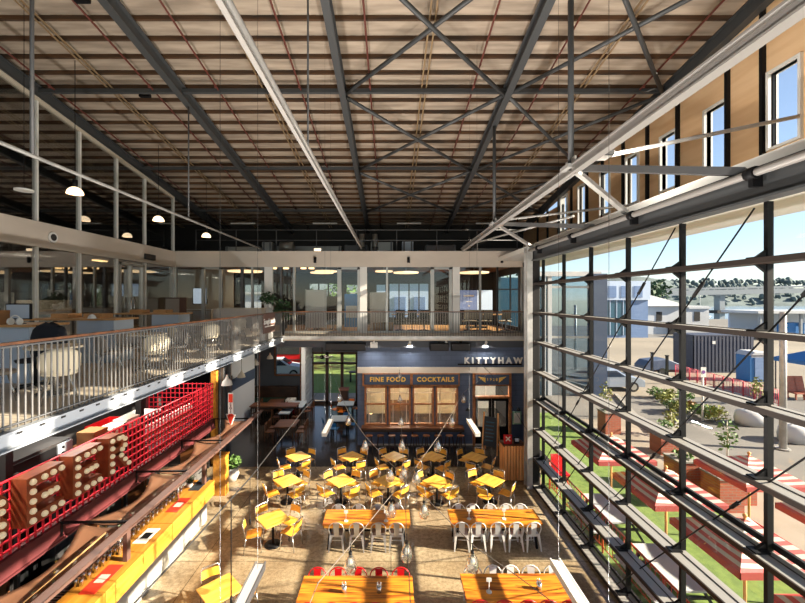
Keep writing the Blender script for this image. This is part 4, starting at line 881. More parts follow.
for px, py, L, W_, top, d, cs in ((272,404,2.0,.7,'brownwood','brown timber table beside the gantry end',3),(287,423,1.0,.85,'brownwood','brown square table nearest in the dark dining area',2),(286,411,.8,.5,'panelb','pale topped narrow table behind the brown square table',1),(297,404,1.2,.8,'panelb','pale topped table in the far left dining area',2)):
    x, y = F(px,py,.63); wood_table(d, (x,y,0), L, W_, top)
    for k in range(cs):
        yy = y+(k-(cs-1)/2)*L/cs
        for s_ in (-1,1): WC((x+s_*(W_/2+.2),yy,0), s_*PI/2, f'brown spindle chair, {["near","middle","far"][k] if cs > 1 else "only"} {"left" if s_ < 0 else "right"} seat at {d}', 'brown spindle chairs')
for px, py, d, R_ in ((346,403,'pale topped square table by the entrance doors',YC2),(340,418,'pale topped square table nearer than the entrance doors',BC)):
    x, y = F(px,py,.63); wood_table(d, (x,y,0), .8, .8, 'panelb', legs='black')
    for sx, sy, nm in ((-.5,-.2,'left'),(.5,0,'right'),(-.15,-.55,'near'),(.15,.55,'far')):
        R_((x+sx,y+sy,0), math.atan2(-sx,sy)+PI if False else math.atan2(sy,sx)+PI/2, f'{"blue" if R_ is BC else "amber"} chair, {nm} side of {d}', 'chairs near the entrance')
t = thing('bench_seat', 'dark green banquette bench along the end wall', 'bench', (0,0,0)); a, b_ = WX(246,21.3), WX(297,21.3)
MB().b(a,b_,20.6,21.3,.0,.48).o('seat', K['green'], t, bev=.03); MB().b(a,b_,21.3,21.6,.0,1.05).o('backrest', K['dkwood'], t); MB().b(a-.1,b_+.1,20.55,20.62,0,.1).o('plinth', K['dkwood'], t)
x, y = F(291,401,.6); t = thing('menu_crate', 'red and white box standing beside green bench', 'box', (x,y,0)); MB().b(-.22,.22,-.2,.2,0,.55).o('body', K['redchair'], t); MB().b(-.23,.23,-.21,.21,.55,.72).o('lid', K['white'], t)
t = thing('leaning_board', 'dark leaning display board beside boarded panel', 'board', (-7.2,16.2,0)); MB().prism([(-.45,0,0),(.45,0,0),(.45,.35,2.6),(-.45,.35,2.6)],(0,.04,0)).o('panel', K['black'], t); MB().bar((-.45,-.02,0),(-.45,.33,2.6),.05,.03).bar((.45,-.02,0),(.45,.33,2.6),.05,.03).o('frame', K['dkwood'], t)
x, y = F(341,404); t = thing('reception_stand', 'dark wooden lectern stand by the entrance doors', 'stand', (WX(344,20.6),20.6,0)); MB().b(-.22,.22,-.18,.18,0,1.05).o('body', K['dkwood'], t); MB().box((0,0,1.1),(.52,.44,.03),rx=.2).o('top', K['brownwood'], t)

# ============================================================ HANGING THINGS OF THE HALL
def dome_lamp(label, loc):
    t = thing('dome_pendant_lamp', label, 'lamp', loc, group='white dome pendant lamps'); R = .175
    MB().lathe([(R*math.cos(a),R*math.sin(a)*1.0) for a in [PI/2*k/8 for k in range(9)]][:8]+[(.05,R)], n=24).lathe([(R*.97*math.cos(a),R*.97*math.sin(a)) for a in [PI/2*k/8 for k in range(8)]], n=24).lathe([(.001,.01),(R*.95,.01)],n=24).o('lamp_shade', K['warm2'], t)
    MB().tube([(0,0,R-.01),(0,0,R+.17)],.055,12).o('lamp_holder', K['black'], t); MB().tube([(0,0,R+.17),(0,0,RZ(loc[1])+.33-loc[2])],.008,5).o('cord', K['black'], t); return t
for px, py, y, d in ((75,194,9.5,'nearest and largest'),(158.5,221,13.3,'middle'),(206.3,237,16.0,'farthest, by the fascia corner')): dome_lamp(f'white dome pendant lamp above mezzanine, {d}', (WX(px,y),y,WZ(py,y)))
x, y = WX(24,8.0), 8.0
t = thing('disc_pendant_lamp', 'flat white disc lamp beside left glass wall', 'lamp', (x,y,WZ(191,y))); MB().disc((0,0,0),.16,.03).o('disc', K['white'], t); MB().tube([(0,0,.03),(0,0,RZ(y)+.33-WZ(191,y))],.006,5).o('cord', K['black'], t)
def linear(label, p, q):
    p = Vector(p); q = Vector(q); c_ = (p+q)/2; L = (q-p).length; t = thing('linear_light', label, 'lamp', c_, group='white linear lights'); a = math.atan2(q.y-p.y,q.x-p.x)-PI/2; t.rotation_euler.z = a
    MB().b(-.055,.055,-L/2,L/2,-.04,.03).b(-.06,-.045,-L/2,L/2,.03,.05).b(.045,.06,-L/2,L/2,.03,.05).o('body', K['white'], t); MB().b(-.042,.042,-L/2+.03,L/2-.03,.03,.04).o('groove', K['led'], t)
    w_ = MB()
    for k in (-L/2+.1,L/2-.1): w_.tube([(0,k,.03),(0,k,RZ(c_.y+k)+.2-c_.z)],.002,5)
    w_.o('suspension_wire', K['wire'], t); lamp('uplight', 'AREA', (0,0,.07), 185, col=(1,.96,.9), size=.09, sy=L-.5, rot=(PI,0,0), parent=t)
linear('white hanging linear light before entrance, far left', (-1.5,8.75,2.8), (-1.5,9.8,2.8)); linear('white hanging linear light before the navy bar door, far right', (1.95,8.75,2.8), (1.95,9.8,2.8))
linear('white hanging linear light at lower left of the hall', (-1.49,3.3,2.8), (-1.49,4.46,2.8)); linear('white hanging linear light at lower right of the hall', (1.9,3.3,2.8), (1.9,4.52,2.8))
linear('white hanging linear fill light added unseen behind the camera, left', (-1.5,-2,2.8), (-1.5,-.8,2.8)); linear('white hanging linear fill light added unseen behind the camera, right', (1.9,-2,2.8), (1.9,-.8,2.8))  # two added fixtures out of view, for more uplight on the roof
def fest(name, label, pts, bulbs, wm='wirew', r=.005):
    o = tag(MB().tube(pts, r, 5).o(name, K[wm]), label, 'cable')
    return o
def bulb():
    t = thing('festoon_lamp', 'x', 'lamp'); MB().lathe([(.001,-.26),(.07,-.24),(.09,-.17),(.06,-.08),(.035,-.03),(.035,0)],n=12).o('glass_shade', K['lamp'], t); MB().tube([(0,0,-.05),(0,0,.02)],.022,8).tube([(0,0,0),(0,0,.12)],.008,5).o('lamp_holder', K['black'], t); MB().ball((0,0,-.12),.035,8,1.2).o('bulb', K['bulb'], t); return t
FL = Rep(bulb())
def ray(px, py, h): y = FP*h/(py-VY); return Vector(((px-VX)*y/FP, y, EYE-h))
def snap(pts, px, py):
    best = None
    for a, b_ in zip(pts, pts[1:]):
        for k in range(41):
            p = a.lerp(b_, k/40); q = Vector((VX+FP*p.x/p.y, VY-FP*(p.z-EYE)/p.y)); d = (q-Vector((px,py))).length
            if best is None or d < best[0]: best = (d, p)
    return best[1].copy()
def string(label, path, bulbs, h=3.2, ends=(None,None)):
    pts = [ray(*p, h) for p in path]
    if ends[0]: pts = [Vector(ends[0])]+pts
    if ends[1]: pts = pts+[Vector(ends[1])]
    fest('festoon_cable', label, pts, 0)
    for i, b_ in enumerate(bulbs): p = snap(pts, b_[0], b_[1]-2-(b_[1]-380)*.05); p.z -= .1; FL(p, 0, f'clear teardrop lamp hanging from the {label.split(",")[1].strip()}, {["first","second","third","fourth","fifth","sixth"][i]} from the navy bar', 'festoon lamps')
string('pale festoon cable, right hand cable', [(463,393),(451,415),(437,438),(415,468),(388,499),(345,552),(318,583)], [(464,396),(452,418),(437,441),(414,471),(388,501),(341,549)], ends=((kx(491),YK-.05,kz(371)), (-.95,3.3,2.62)))
string('pale festoon cable, left hand cable', [(348,412),(365,436),(391,464),(425,497),(474,546),(520,578)], [(335,395),(349,416),(365,441),(389,471),(426,502),(475,552)], ends=((WX(331,14.6),14.6,4.22-1.0), (1.9,3.6,2.75)))
string('pale festoon cable, middle cable', [(400,394),(401,416),(402,440),(404,470),(407,540)], [(400,372),(400,395),(402,418),(401,441),(415,468),(408,546)], ends=((kx(399.5),YK-.05,kz(366)), (.2,3.3,2.62)))
tag(MB().tube([(WX(456,14.9),14.9,4.25),(WX(491,15.4),15.4,WZ(374,15.4)),(4.2,12.05,WZ(430,12.05))],.007,5).o('stay_wire', K['wire']), 'pale stay wire from balcony edge down to the pale column', 'wire')
tag(MB().tube([(WX(317,14.95),14.95,WZ(393,14.95)),ray(250,478,3.2),ray(182,553,3.2),ray(120,618,3.2)],.012,5).o('stay_wire', K['dark']), 'dark stay wire crossing from the entrance to the near bar', 'wire')
x, y = WX(231,4.2), 4.2
t = thing('pull_chain', 'dark chain hanging from the dark stay wire beside nearest table', 'chain', (-2.57,6.27,.95)); MB().tube([(0,0,.1),(0,0,1.7)],.009,6).o('links', K['black'], t); MB().tube([(0,0,0),(0,0,.12)],.02,8).o('weight', K['black'], t)
t = thing('pull_chain', 'thin chain hanging from the dark stay wire beside lone third-row table', 'chain', (-2.53,7.0,1.8)); MB().tube([(0,0,.08),(0,0,.87)],.006,6).o('links', K['wire'], t); MB().tube([(0,0,0),(0,0,.1)],.015,8).o('weight', K['black'], t)
for px, y, d in ((559,6.0,'nearer the middle'),(592,6.2,'nearer the windows')): pass

# ============================================================ BALUSTRADES
def railing(name, label, p, q, n, every, zt=5.36, zb=4.41):
    p = Vector(p); q = Vector(q); t = thing(name, label, 'railing', (p.x,p.y,zb)); d = q-p; H = zt-zb; ax = d.normalized()
    MB().bar((0,0,H-.0), Vector(d)+Vector((0,0,H)), .055, .03).o('handrail', K['brownwood'], t)
    MB().bar((0,0,H-.035), Vector(d)+Vector((0,0,H-.035)), .04, .02).bar((0,0,.05), Vector(d)+Vector((0,0,.05)), .04, .012).o('rail', K['steel2'], t)
    me = MB().box((0,0,H/2-.02),(.017,.01,H-.04) if abs(ax.y) < .5 else (.012,.017,H-.04)); b0 = me.o('baluster', K['bal'], t)
    b0.location = ax*.05; rest = MB()
    for k in range(1, n):
        u = .05+every*k
        if k < 100: b = b0.copy(); COL.objects.link(b); b.parent = t; b.location = ax*u
        else: c_ = ax*u; rest.box((c_.x,c_.y,H/2-.02),(.017,.01,H-.04) if abs(ax.y) < .5 else (.012,.017,H-.04))
    if n > 100: r = rest.o('baluster', K['bal'], t); r['kind'] = 'stuff'
    return t
t = railing('balustrade', 'steel balustrade with timber handrail along the left mezzanine', (-4.19,3.3,0), (-4.19,15.0,0), 136, .086)
f0 = MB().b(.045,.055,-.03,.03,-.06,-.015).o('fixing_plate', K['dsteel'], t); f0.location = (0,.18,0)
for k in range(1,40): f_ = f0.copy(); COL.objects.link(f_); f_.parent = t; f_.location = (0,.18+.29*k,0)
railing('balustrade', 'steel balustrade along the far balcony edge', (-4.15,15.02,0), (5.2,15.02,0), 93, .1)
t = thing('name_panel', 'brown name panel with white writing on balustrade corner', 'sign', (-4.13,13.2,4.42)); MB().b(0,.02,-.62,.62,.3,.95).o('panel', K['brownsteel'], t); text('Songbranch', .26, K['white'], t, (.025,0,.68), (PI/2,0,PI/2), .004); MB().b(.021,.024,-.5,.5,.5,.53).o('rule', K['white'], t)
for y, d in ((12.9,'left'),(13.8,'right')): t = thing('white_post', f'white painted post below name panel, {d}', 'post', (-4.26,y,4.41)); MB().b(-.06,.06,-.09,.09,0,.52).o('shaft', K['white'], t, bev=.01); MB().b(-.08,.08,-.11,.11,0,.03).o('base', K['white'], t)
# ============================================================ MEZZANINE FURNITURE
def shell_chair(m):
    t = thing('shell_chair', 'x', 'chair'); bk = MB(); n, k_ = 10, 6; v = []
    for j in range(k_+1):
        for i in range(n+1):
            a = -1.15+2.3*i/n; u = j/k_; hh = .2*(1-.55*abs(a/1.15)**2.5); v.append((.29*math.sin(a), .05-.29*math.cos(a)-.04*u, .64+(u-.5)*2*hh))
    bk.add(v, [(j*(n+1)+i,j*(n+1)+i+1,(j+1)*(n+1)+i+1,(j+1)*(n+1)+i) for j in range(k_) for i in range(n)], 0, True); o = bk.o('backrest', m, t); md = o.modifiers.new('s','SOLIDIFY'); md.thickness = .025
    MB().lathe([(.001,.42),(.22,.42),(.25,.45),(.23,.475),(.001,.48)],n=18).o('seat', m, t)
    for sx in (-1,1):
        for sy in (-1,1): MB().tube([(sx*.12,sy*.12,.43),(sx*.22,sy*.22,0)],.013,6).o('leg', K['chrome'], t)
    MB().tube([(-.1,-.18,.43),(-.1,-.27,.52)],.012,6).tube([(.1,-.18,.43),(.1,-.27,.52)],.012,6).o('back_support', K['chrome'], t); return t
SC = Rep(shell_chair(K['chairs']),.9); GC = Rep(shell_chair(K['greyshell']),.9)
MZ = 4.41
def cafe(loc, d):
    t = thing('round_cafe_table', f'round pale cafe table on the mezzanine, {d}', 'table', loc); MB().disc((0,0,.70),.36,.025,24).o('tabletop', K['chairs'], t); MB().tube([(0,0,.02),(0,0,.7)],.03,8).o('pedestal', K['chrome'], t); MB().disc((0,0,0),.24,.02).o('table_base', K['chrome'], t)
for (x, y), d in (((-5.12,5.94),'nearest the camera'),((-5.04,8.04),'second from the camera'),((-5.4,11.1),'third from the camera'),((-5.7,13.9),'by the far corner')):
    cafe((x,y,MZ), d)
    for a, R_, c_ in ((-45,SC,'cream'),(150,GC,'grey'),(60,GC,'grey'),(225,SC if y > 9 else GC,'cream' if y > 9 else 'grey')):
        r = a*PI/180
        if y < 6 and a in (60,150): continue
        R_((x+.62*math.cos(r),y+.62*math.sin(r),MZ), r+PI/2, f'{c_} shell chair, {"railing" if a < 0 else "far" if a == 60 else "near" if a == 225 else "glass wall"} side of round table {d}', f'{c_} shell chairs')
def desk(label, x0, x1, y, w_=.8, h=1.0):
    t = thing('high_desk', label, 'desk', (0,y,MZ)); MB().b(x0,x1,-w_/2,w_/2,h-.04,h).o('desktop', K['desk'], t); MB().b(x1-.9,x1-.08,-w_/2+.06,-w_/2+.1,0,h-.04).b(x1-.12,x1-.08,-w_/2+.1,w_/2-.06,0,h-.04).o('end_panel', K['panelb'], t)
    for sx in (x0+.1,): 
        for sy in (-1,1): MB().b(sx-.03,sx+.03,sy*(w_/2-.1)-.03,sy*(w_/2-.1)+.03,0,h-.04).o('leg', K['steel2'], t)
    for k in range(2): MB().b(x0+.35+k*.75,x0+.75+k*.75,-.1,.3,h,h+.1).o('tray', K['desk'], t)
desk('high timber desk with pale blue end panel, nearer one', -8.2,-6.15,9.1); desk('high timber desk with pale end panel, farther one', -8.6,-6.5,12.4)
desk('high timber desk with monitor at left edge', -8.7,-6.1,7.0)
t = thing('computer_monitor', 'grey computer monitor on the left desk', 'monitor', (WX(19,6.9),6.9,MZ+1.0)); MB().b(-.22,.22,-.02,.02,.08,.36).o('casing', K['black'], t); MB().b(-.2,.2,-.025,-.02,.1,.34).o('display', K['panelb'], t); MB().b(-.02,.02,-.02,.02,.0,.1).disc((0,0,0),.1,.012).o('stand', K['steel2'], t)
t = thing('headphones', 'white headset on the left desk by the monitor', 'headset', (WX(15,6.6),6.6,MZ+1.0)); MB().tube([(.09*math.cos(a),0,.07+.09*math.sin(a)) for a in [PI*k/8 for k in range(9)]],.012,6).o('band', K['white'], t)
for s_ in (-1,1): MB().tube([(s_*.09,-.0,.06),(s_*.06,0,.06)],.06,10).o('ear_cup', K['white'], t)
carton('carton', (.34,.3,.24), 'brown carton at far left of the left desk', (WX(-4,6.9)+.1,6.8,MZ+1.0))
t = thing('coat_chair', 'office chair with black coat draped over its back', 'chair', (WX(36,6.25),6.25,MZ), PI)
MB().lathe([(.001,.44),(.24,.44),(.26,.48),(.001,.52)],n=14).o('seat', K['coat'], t); MB().tube([(0,0,.08),(0,0,.44)],.03,8).o('pedestal', K['black'], t)
for k in range(5): a = k*2*PI/5; MB().bar((0,0,.08),(.28*math.cos(a),.28*math.sin(a),.05),.04,.03).tube([(.28*math.cos(a),.28*math.sin(a),0.0),(.28*math.cos(a),.28*math.sin(a),.055)],.025,8).o('foot', K['black'], t)
v = []; n, k_ = 16, 6
for j in range(k_+1):
    for i in range(n): a = 2*PI*i/n; u = j/k_; w_ = .20+.10*math.sin(PI*min(1,u*1.1)*.9)+.015*math.sin(5*a+u*3); v.append((w_*1.05*math.cos(a), -.24+.1*math.sin(a)*(1.1-.5*u), .28+.78*u-(.1*abs(math.cos(a)) if j == k_ else 0)))
MB().add(v, [(j*n+i,j*n+(i+1)%n,(j+1)*n+(i+1)%n,(j+1)*n+i) for j in range(k_) for i in range(n)]+[tuple(k_*n+i for i in range(n))], 0, True).o('coat', K['coat'], t); MB().b(-.2,.2,-.27,-.22,.5,1.0).o('backrest', K['black'], t)
t = thing('paper_lamp', 'small white dome ornament on nearer high desk', 'ornament', (WX(92,8.8),8.8,MZ+1.0)); MB().lathe([(.08,0),(.08,.03),(.05,.08),(.001,.1)],n=14).o('dome', K['white'], t); MB().disc((0,0,0),.09,.01).o('base', K['white'], t)
x = WX(240,15.6); t = thing('curved_counter', 'pale curved reception counter at the far corner', 'counter', (0,0,MZ)); MB().b(WX(219,15.7),WX(265,15.9),15.5,16.0,0,1.05).tube([(WX(219,15.7),15.75,0),(WX(219,15.7),15.75,1.05)],.25,16).o('body', K['fascia'], t); MB().b(WX(219,15.7),WX(265,15.9),15.47,16.03,1.05,1.08).o('top', K['offwhite'], t)
t = thing('low_cabinet', 'pale cabinet with drawers under the wall screen', 'cabinet', (WX(195,17.6),17.6,MZ)); MB().b(-.85,.85,-.25,.25,0,.95).o('body', K['offwhite'], t); MB().b(-.8,-.03,-.27,-.25,.5,.9).o('drawer', K['white'], t); MB().b(.03,.8,-.27,-.25,.5,.9).o('drawer', K['white'], t); MB().b(-.87,.87,-.27,.26,.95,.98).o('top', K['white'], t)
t = thing('wall_screen', 'blue wall screen in the corner office', 'screen', (WX(199.5,18.9),18.95,WZ(296,18.9))); MB().b(-.34,.34,-.03,.04,-.4,.4).o('casing', K['black'], t); MB().b(-.31,.31,-.035,-.03,-.37,.37).o('display', K['screenw'], t)
t = thing('grey_locker', 'grey brown locker at the corner of the glass walls', 'cabinet', (WX(176,15.9),15.9,MZ)); MB().b(-.3,.3,-.25,.25,0,1.5).o('body', K['brownsteel'], t); MB().b(-.27,.27,-.27,-.25,.05,1.45).o('door', K['greyshell'], t)
for px, d in ((270,'left'),(283,'right')): plant('potted_fern', f'dark leafy fern behind the balustrade corner, {d} one', (WX(px,15.75)-.0,15.7,MZ+(1.08 if px == 270 else 0.0)), .4, .5 if px == 270 else .9, .12, .16 if px == 270 else .55, 'white' if px == 270 else 'dark', 130, sz=.1)

# ============================================================ FAR OFFICES
t = thing('whiteboard', 'speckled whiteboard on wheels in the far office', 'whiteboard', (WX(316,17.6),17.6,MZ)); MB().b(-.46,.46,-.02,.02,.15,1.85).o('board', K['white'], t); MB().b(-.48,-.44,-.03,.03,.05,1.88).b(.44,.48,-.03,.03,.05,1.88).o('frame', K['alu'], t)
for s_ in (-1,1): MB().b(s_*.46-.02,s_*.46+.02,-.3,.3,.03,.07).o('foot', K['alu'], t)
t = thing('white_partition', 'white desk partition screen in the middle office', 'partition', (WX(378,18),18,MZ)); MB().b(-.38,.38,-.03,.03,.1,1.75).o('panel', K['white'], t); MB().b(-.38,.38,-.15,.15,0,.1).o('base', K['alu'], t)
t = thing('blue_vending_unit', 'blue cooler seen through the open glass door', 'cooler', (WX(352,20),20,MZ)); MB().b(-.35,.35,-.3,.3,0,1.7).o('body', K['blue'], t); MB().b(-.28,.28,-.31,-.3,.5,1.1).o('door', K['panelb'], t)
t = thing('meeting_screen', 'large blue presentation screen in the right office', 'screen', (WX(476,19.2),19.2,WZ(300,19.2))); MB().b(-.82,.82,-.03,.05,-.5,.5).o('casing', K['black'], t); MB().b(-.8,.05,-.036,-.03,-.48,.48).o('display', K['screen'], t); MB().b(.05,.8,-.036,-.03,-.48,.48).o('display', K['screenw'], t); MB().b(-.62,-.1,-.04,-.036,.17,.24).b(-.5,-.2,-.04,-.036,-.1,-.06).b(-.4,-.3,-.04,-.036,-.32,-.25).o('caption_bars', K['white'], t); MB().b(-.05,.05,-.02,.05,-1.3,-.5).b(-.5,.5,-.2,.2,-1.38,-1.3).o('stand', K['black'], t)
def odesk(label, x, y, L):
    t = thing('office_desk', label, 'desk', (x,y,MZ)); MB().b(-L/2,L/2,-.35,.35,.7,.74).o('desktop', K['desk'], t)
    for sx in (-1,1):
        for sy in (-1,1): MB().b(sx*(L/2-.06)-.025,sx*(L/2-.06)+.025,sy*.3-.025,sy*.3+.025,0,.7).o('leg', K['steel2'], t)
odesk('office desk with papers in the middle office', WX(412,18.3),18.3,1.9); odesk('meeting table in the right office', WX(486,18.2),18.2,1.8); odesk('office desk behind the whiteboard', WX(300,18.6),18.6,1.6)
def ochair(m):
    t = thing('office_chair', 'x', 'chair'); MB().b(-.22,.22,-.22,.22,.42,.48).o('seat', m, t, bev=.02); MB().box((0,-.24,.75),(.42,.05,.42),rx=.12).o('backrest', m, t, bev=.02); MB().tube([(0,0,.05),(0,0,.42)],.025,6).bar((0,-.2,.45),(0,-.24,.62),.06,.02).o('pedestal', K['black'], t)
    f_ = MB(); [f_.bar((0,0,.06),(.26*math.cos(a),.26*math.sin(a),.02),.04,.03) for a in [k*2*PI/5 for k in range(5)]]; f_.o('foot', K['black'], t); return t
OC = Rep(ochair(K['coat'])); CC = Rep(ochair(K['chairs']))
for i, px in enumerate((400,412,424)): OC((WX(px,17.6),17.6,MZ), 0, f'dark office chair at the middle office desk, {["left","centre","right"][i]} one', 'dark office chairs')
for i, px in enumerate((319,333)): OC((WX(px,18.2),18.2,MZ), 2, f'dark office chair beside the whiteboard, {["nearer it","nearer the door"][i]}', 'dark office chairs')
for i, px in enumerate((468,477,487,505)): CC((WX(px,17.5),17.5,MZ), 0, f'cream chair at the meeting table, {["first","second","third","fourth"][i]} from left', 'cream meeting chairs')
for i, (px, py) in enumerate(((379,330),(384,330))): carton('carton', (.5,.35,.4), f'brown carton on the floor below the white partition, {["left","right"][i]} one', (WX(px,17.1)+.15*i,17.1,MZ))
for i, (px, w_) in enumerate(((245,.75),(322,.55),(326,.5),(406,.6),(384,.4),(474,.7))):
    y = 17.9+.9*(i % 2); t = thing('disc_light', f'warm round disc light on the far office ceiling, {["far left","left of the glass door","beside the glass door","in middle office","above white partition","above presentation screen"][i]}', 'lamp', (WX(px,y),y,7.22)); MB().disc((0,0,-.13),w_,.05,24).o('diffuser', K['disc'], t); MB().disc((0,0,-.08),w_+.02,.03,24).tube([(0,0,-.06),(0,0,.1)],.02,6).o('housing', K['white'], t)
for i, (px, py) in enumerate(((286,275),(303.5,268),(311.5,270),(274,271))): t = thing('ceiling_downlight', f'round warm downlight in the far office, {["above the right fern","left of the pair","right of the pair","beside the white column"][i]}', 'lamp', (WX(px,17.4),17.4,7.25)); MB().disc((0,0,-.06),.12,.06).o('diffuser', K['warm'], t); MB().disc((0,0,0),.14,.07).o('rim', K['white'], t)
for x, y in ((-6.5,18.4),(-2.5,18.6),(1.2,18.6),(4.2,18.6)):
    l = bpy.data.lights.new('office_light','AREA'); l.energy = 20; l.color = (1,.87,.7); l.size = 1.2; o = bpy.data.objects.new('office_light', l); COL.objects.link(o); o.location = (x,y,7.15)
for y in (4, 8, 12):
    l = bpy.data.lights.new('glass_office_light','AREA'); l.energy = 40; l.color = (1,.88,.72); l.size = 1.0; o = bpy.data.objects.new('glass_office_light', l); COL.objects.link(o); o.location = (-11.3,y,7.2)
    t = thing('strip_light', f'warm strip light behind the left glass, {["nearest","middle","farthest"][(y-4)//4]} one', 'lamp', (-10.6,y+2.2,7.26)); MB().b(-.1,.1,-.25,.25,-.04,0).o('diffuser', K['warm'], t); MB().b(-.12,.12,-.27,.27,0,.06).o('housing', K['white'], t)
for i, (y, x) in enumerate(((6.5,-12.6),(9.2,-12.4),(11.6,-12.6),(14,-12.4))):
    t = thing('filing_cabinet', f'pale cabinet with papers behind the left glass, {["nearest","second","third","farthest"][i]}', 'cabinet', (x,y,MZ)); MB().b(-.3,.3,-.8,.8,0,1.1+.3*(i%2)).o('body', K['offwhite' if i % 2 else 'brownwood'], t); MB().b(.3,.32,-.75,-.02,.1,1.0).o('door', K['panelb'], t); MB().b(.3,.32,.02,.75,.1,1.0).o('door', K['panelb'], t)
for i, (px, d) in enumerate(((281.5+0,'left'),(402,'middle'),(502,'right'))):
    px = (315,408.5,502)[i]; t = thing('fascia_spotlight', f'black cylinder spotlight on the far fascia, {d} one', 'lamp', (WX(px,16.36),16.36,WZ(260,16.36)), group='spotlights on the far fascia'); MB().tube([(0,0,-.12),(0,0,.12)],.06,12).o('body', K['black'], t); MB().b(-.03,.03,0,.08,-.05,.05).o('bracket', K['black'], t)
# plant deck above the far offices
ZD = 7.86
dk = [(228,262,.42,18.4,'duct','long pale duct above the far offices, left end'),(264,274,.6,18.2,'duct','square silver air box above the far offices left'),(276,342,.5,18.8,'duct','long pale duct above the far offices, middle'),(345,368,.5,18.5,'steel2','grey air box above the far offices left of flues'),(371,393,.62,18.3,'duct','silver air box above the far offices, middle'),(402,413,.6,18.0,'panelb','pale blue air unit above the far offices'),(425,455,.55,18.8,'steel2','dark duct above the far offices right'),(470,520,.4,18.8,'duct','low duct above the far offices, right end')]
for a, b_, h, y, m, d in dk:
    t = thing('air_duct', d, 'duct', ((WX(a,y)+WX(b_,y))/2,y,ZD)); w_ = (WX(b_,y)-WX(a,y))/2; MB().b(-w_,w_,-.3,.3,.06,h).o('casing', K[m], t, bev=.015); MB().b(-w_+.05,-w_+.12,-.33,.33,0,h+.02).o('support_band', K['steel2'], t); MB().b(w_-.12,w_-.05,-.33,.33,0,h+.02).o('support_band', K['steel2'], t)
for px, d in ((362,'left flue'),(375,'right flue')): t = thing('flue_pipe', f'round silver flue on the plant deck, {d}', 'flue', (WX(px,17.8),17.8,ZD)); MB().tube([(0,0,0),(0,0,.95)],.12,12).o('pipe', K['duct'], t); MB().tube([(0,0,.6),(0,0,.66)],.15,12).tube([(0,0,.3),(0,0,.36)],.15,12).o('collar', K['steel2'], t)
t = thing('round_fan_duct', 'round silver fan on plant deck at left', 'duct', (WX(287,17.5),17.5,ZD)); MB().tube([(-.3,0,.3),(.3,0,.3)],.26,16).o('drum', K['duct'], t); MB().b(-.2,.2,-.15,.15,0,.1).o('cradle', K['steel2'], t)
t = thing('deck_rail', 'thin dark guard rail along the plant deck edge', 'railing', (0,17,ZD)); MB().tube([(-8.5,0,1.0),(5.5,0,1.0)],.02,6).tube([(-8.5,0,.55),(5.5,0,.55)],.016,6).o('rail', K['steel2'], t)
for k in range(9): MB().tube([(-8.5+1.75*k,0,0),(-8.5+1.75*k,0,1.0)],.02,6).o('post', K['steel2'], t)
t = thing('security_camera', 'small pale floodlight on top of the far fascia', 'lamp', (WX(318,16.6),16.6,ZD)); MB().b(-.16,.16,-.1,.1,.0,.14).o('housing', K['white'], t); MB().b(-.13,.13,-.11,-.1,.02,.12).o('lens', K['warm2'], t)
for i, px in enumerate((243,325,409,488)):
    y = 19.5; t = thing('batten_light', f'white batten light hung over the plant deck, {["far left","second","third","far right"][i]}', 'lamp', (WX(px,y),y,WZ(223.5,y)), group='batten lights over the plant deck'); MB().b(-.6,.6,-.05,.05,-.03,.03).o('body', K['white'], t)
    w_ = MB(); [w_.tube([(s_*.5,0,.03),(s_*.5,0,RZ(y)+.31-WZ(223.5,y))],.008,5) for s_ in (-1,1)]; w_.o('suspension_wire', K['steel2'], t)
t = thing('flood_light', 'white flat floodlight by the near tie beam joint', 'lamp', (WX(598,6.3),6.3,WZ(156,6.3))); MB().b(-.2,.2,-.14,.14,-.03,.05).o('housing', K['steel2'], t, bev=.01); MB().b(-.17,.17,-.11,.11,-.036,-.03).o('lens', K['white'], t); lamp('flood_beam','AREA',(.24,0,.05),60,col=(1,.94,.84),size=.3,rot=(0,-PI/2-.6,0),parent=t); MB().bar((-.2,0,0),(3.1-WX(598,6.3),0.1,-.1),.04,.03).o('bracket', K['steel2'], t)
for i, (px, py, y) in enumerate(((145,121,10.4),(82,17,7.6),(22,19,7.4))):
    t = thing('roof_spotlight', f'small black fitting under the roof at left, {["right of the glass wall top","upper right one","upper left one"][i]}', 'lamp', (WX(px,y),y,RZ(y)+.15)); MB().b(-.14,.14,-.05,.05,-.12,-.04).o('body', K['black'], t); MB().tube([(0,0,-.05),(0,0,.15)],.02,6).o('stem', K['black'], t)
# ============================================================ OUTSIDE
G = -.3
def og(px, py, z=G): return F(px, py, z)
g = MB().b(4.75,600,-40,13.6,G-.3,G-.02).b(5.8,600,13.6,120,G-.3,G-.02).b(-600,4.75,21.96,120,G-.3,G-.02).b(-600,-40,-40,21.96,G-.3,G-.02)
st(g, 'ground', K['asph'], 'grey asphalt yard and road outside', 'ground')
st(MB().b(13,95,24.5,62,G-.02,G+.0), 'ground_gravel', K['gravel'], 'pale gravel yard beyond the parked car', 'ground')
tag(MB().b(4.76,9.4,-20,13.6,G-.02,G+.03).b(5.85,9.4,13.6,21,G-.02,G+.03).o('lawn', K['lawn']), 'green lawn under the striped umbrellas', 'lawn', kind='structure')
tag(MB().b(-30,6,25.5,60,G-.02,G+.02).o('lawn', K['lawn']), 'green lawn beyond the entrance doors', 'lawn', kind='structure')
st(MB().b(-12,6,21.96,25.5,G-.02,G+.01), 'path', K['pave'], 'pale paving outside the entrance doors', 'path')
st(MB().b(9.4,12.2,-20,20,G-.02,G+.01), 'path', K['pave'], 'pale paved path beside the lawn', 'path')
st(MB().bar((12.3,-10,G+.04),(12.3,17.2,G+.04),.2,.14), 'kerb', K['kerb'], 'pale concrete kerb along the road', 'kerb')
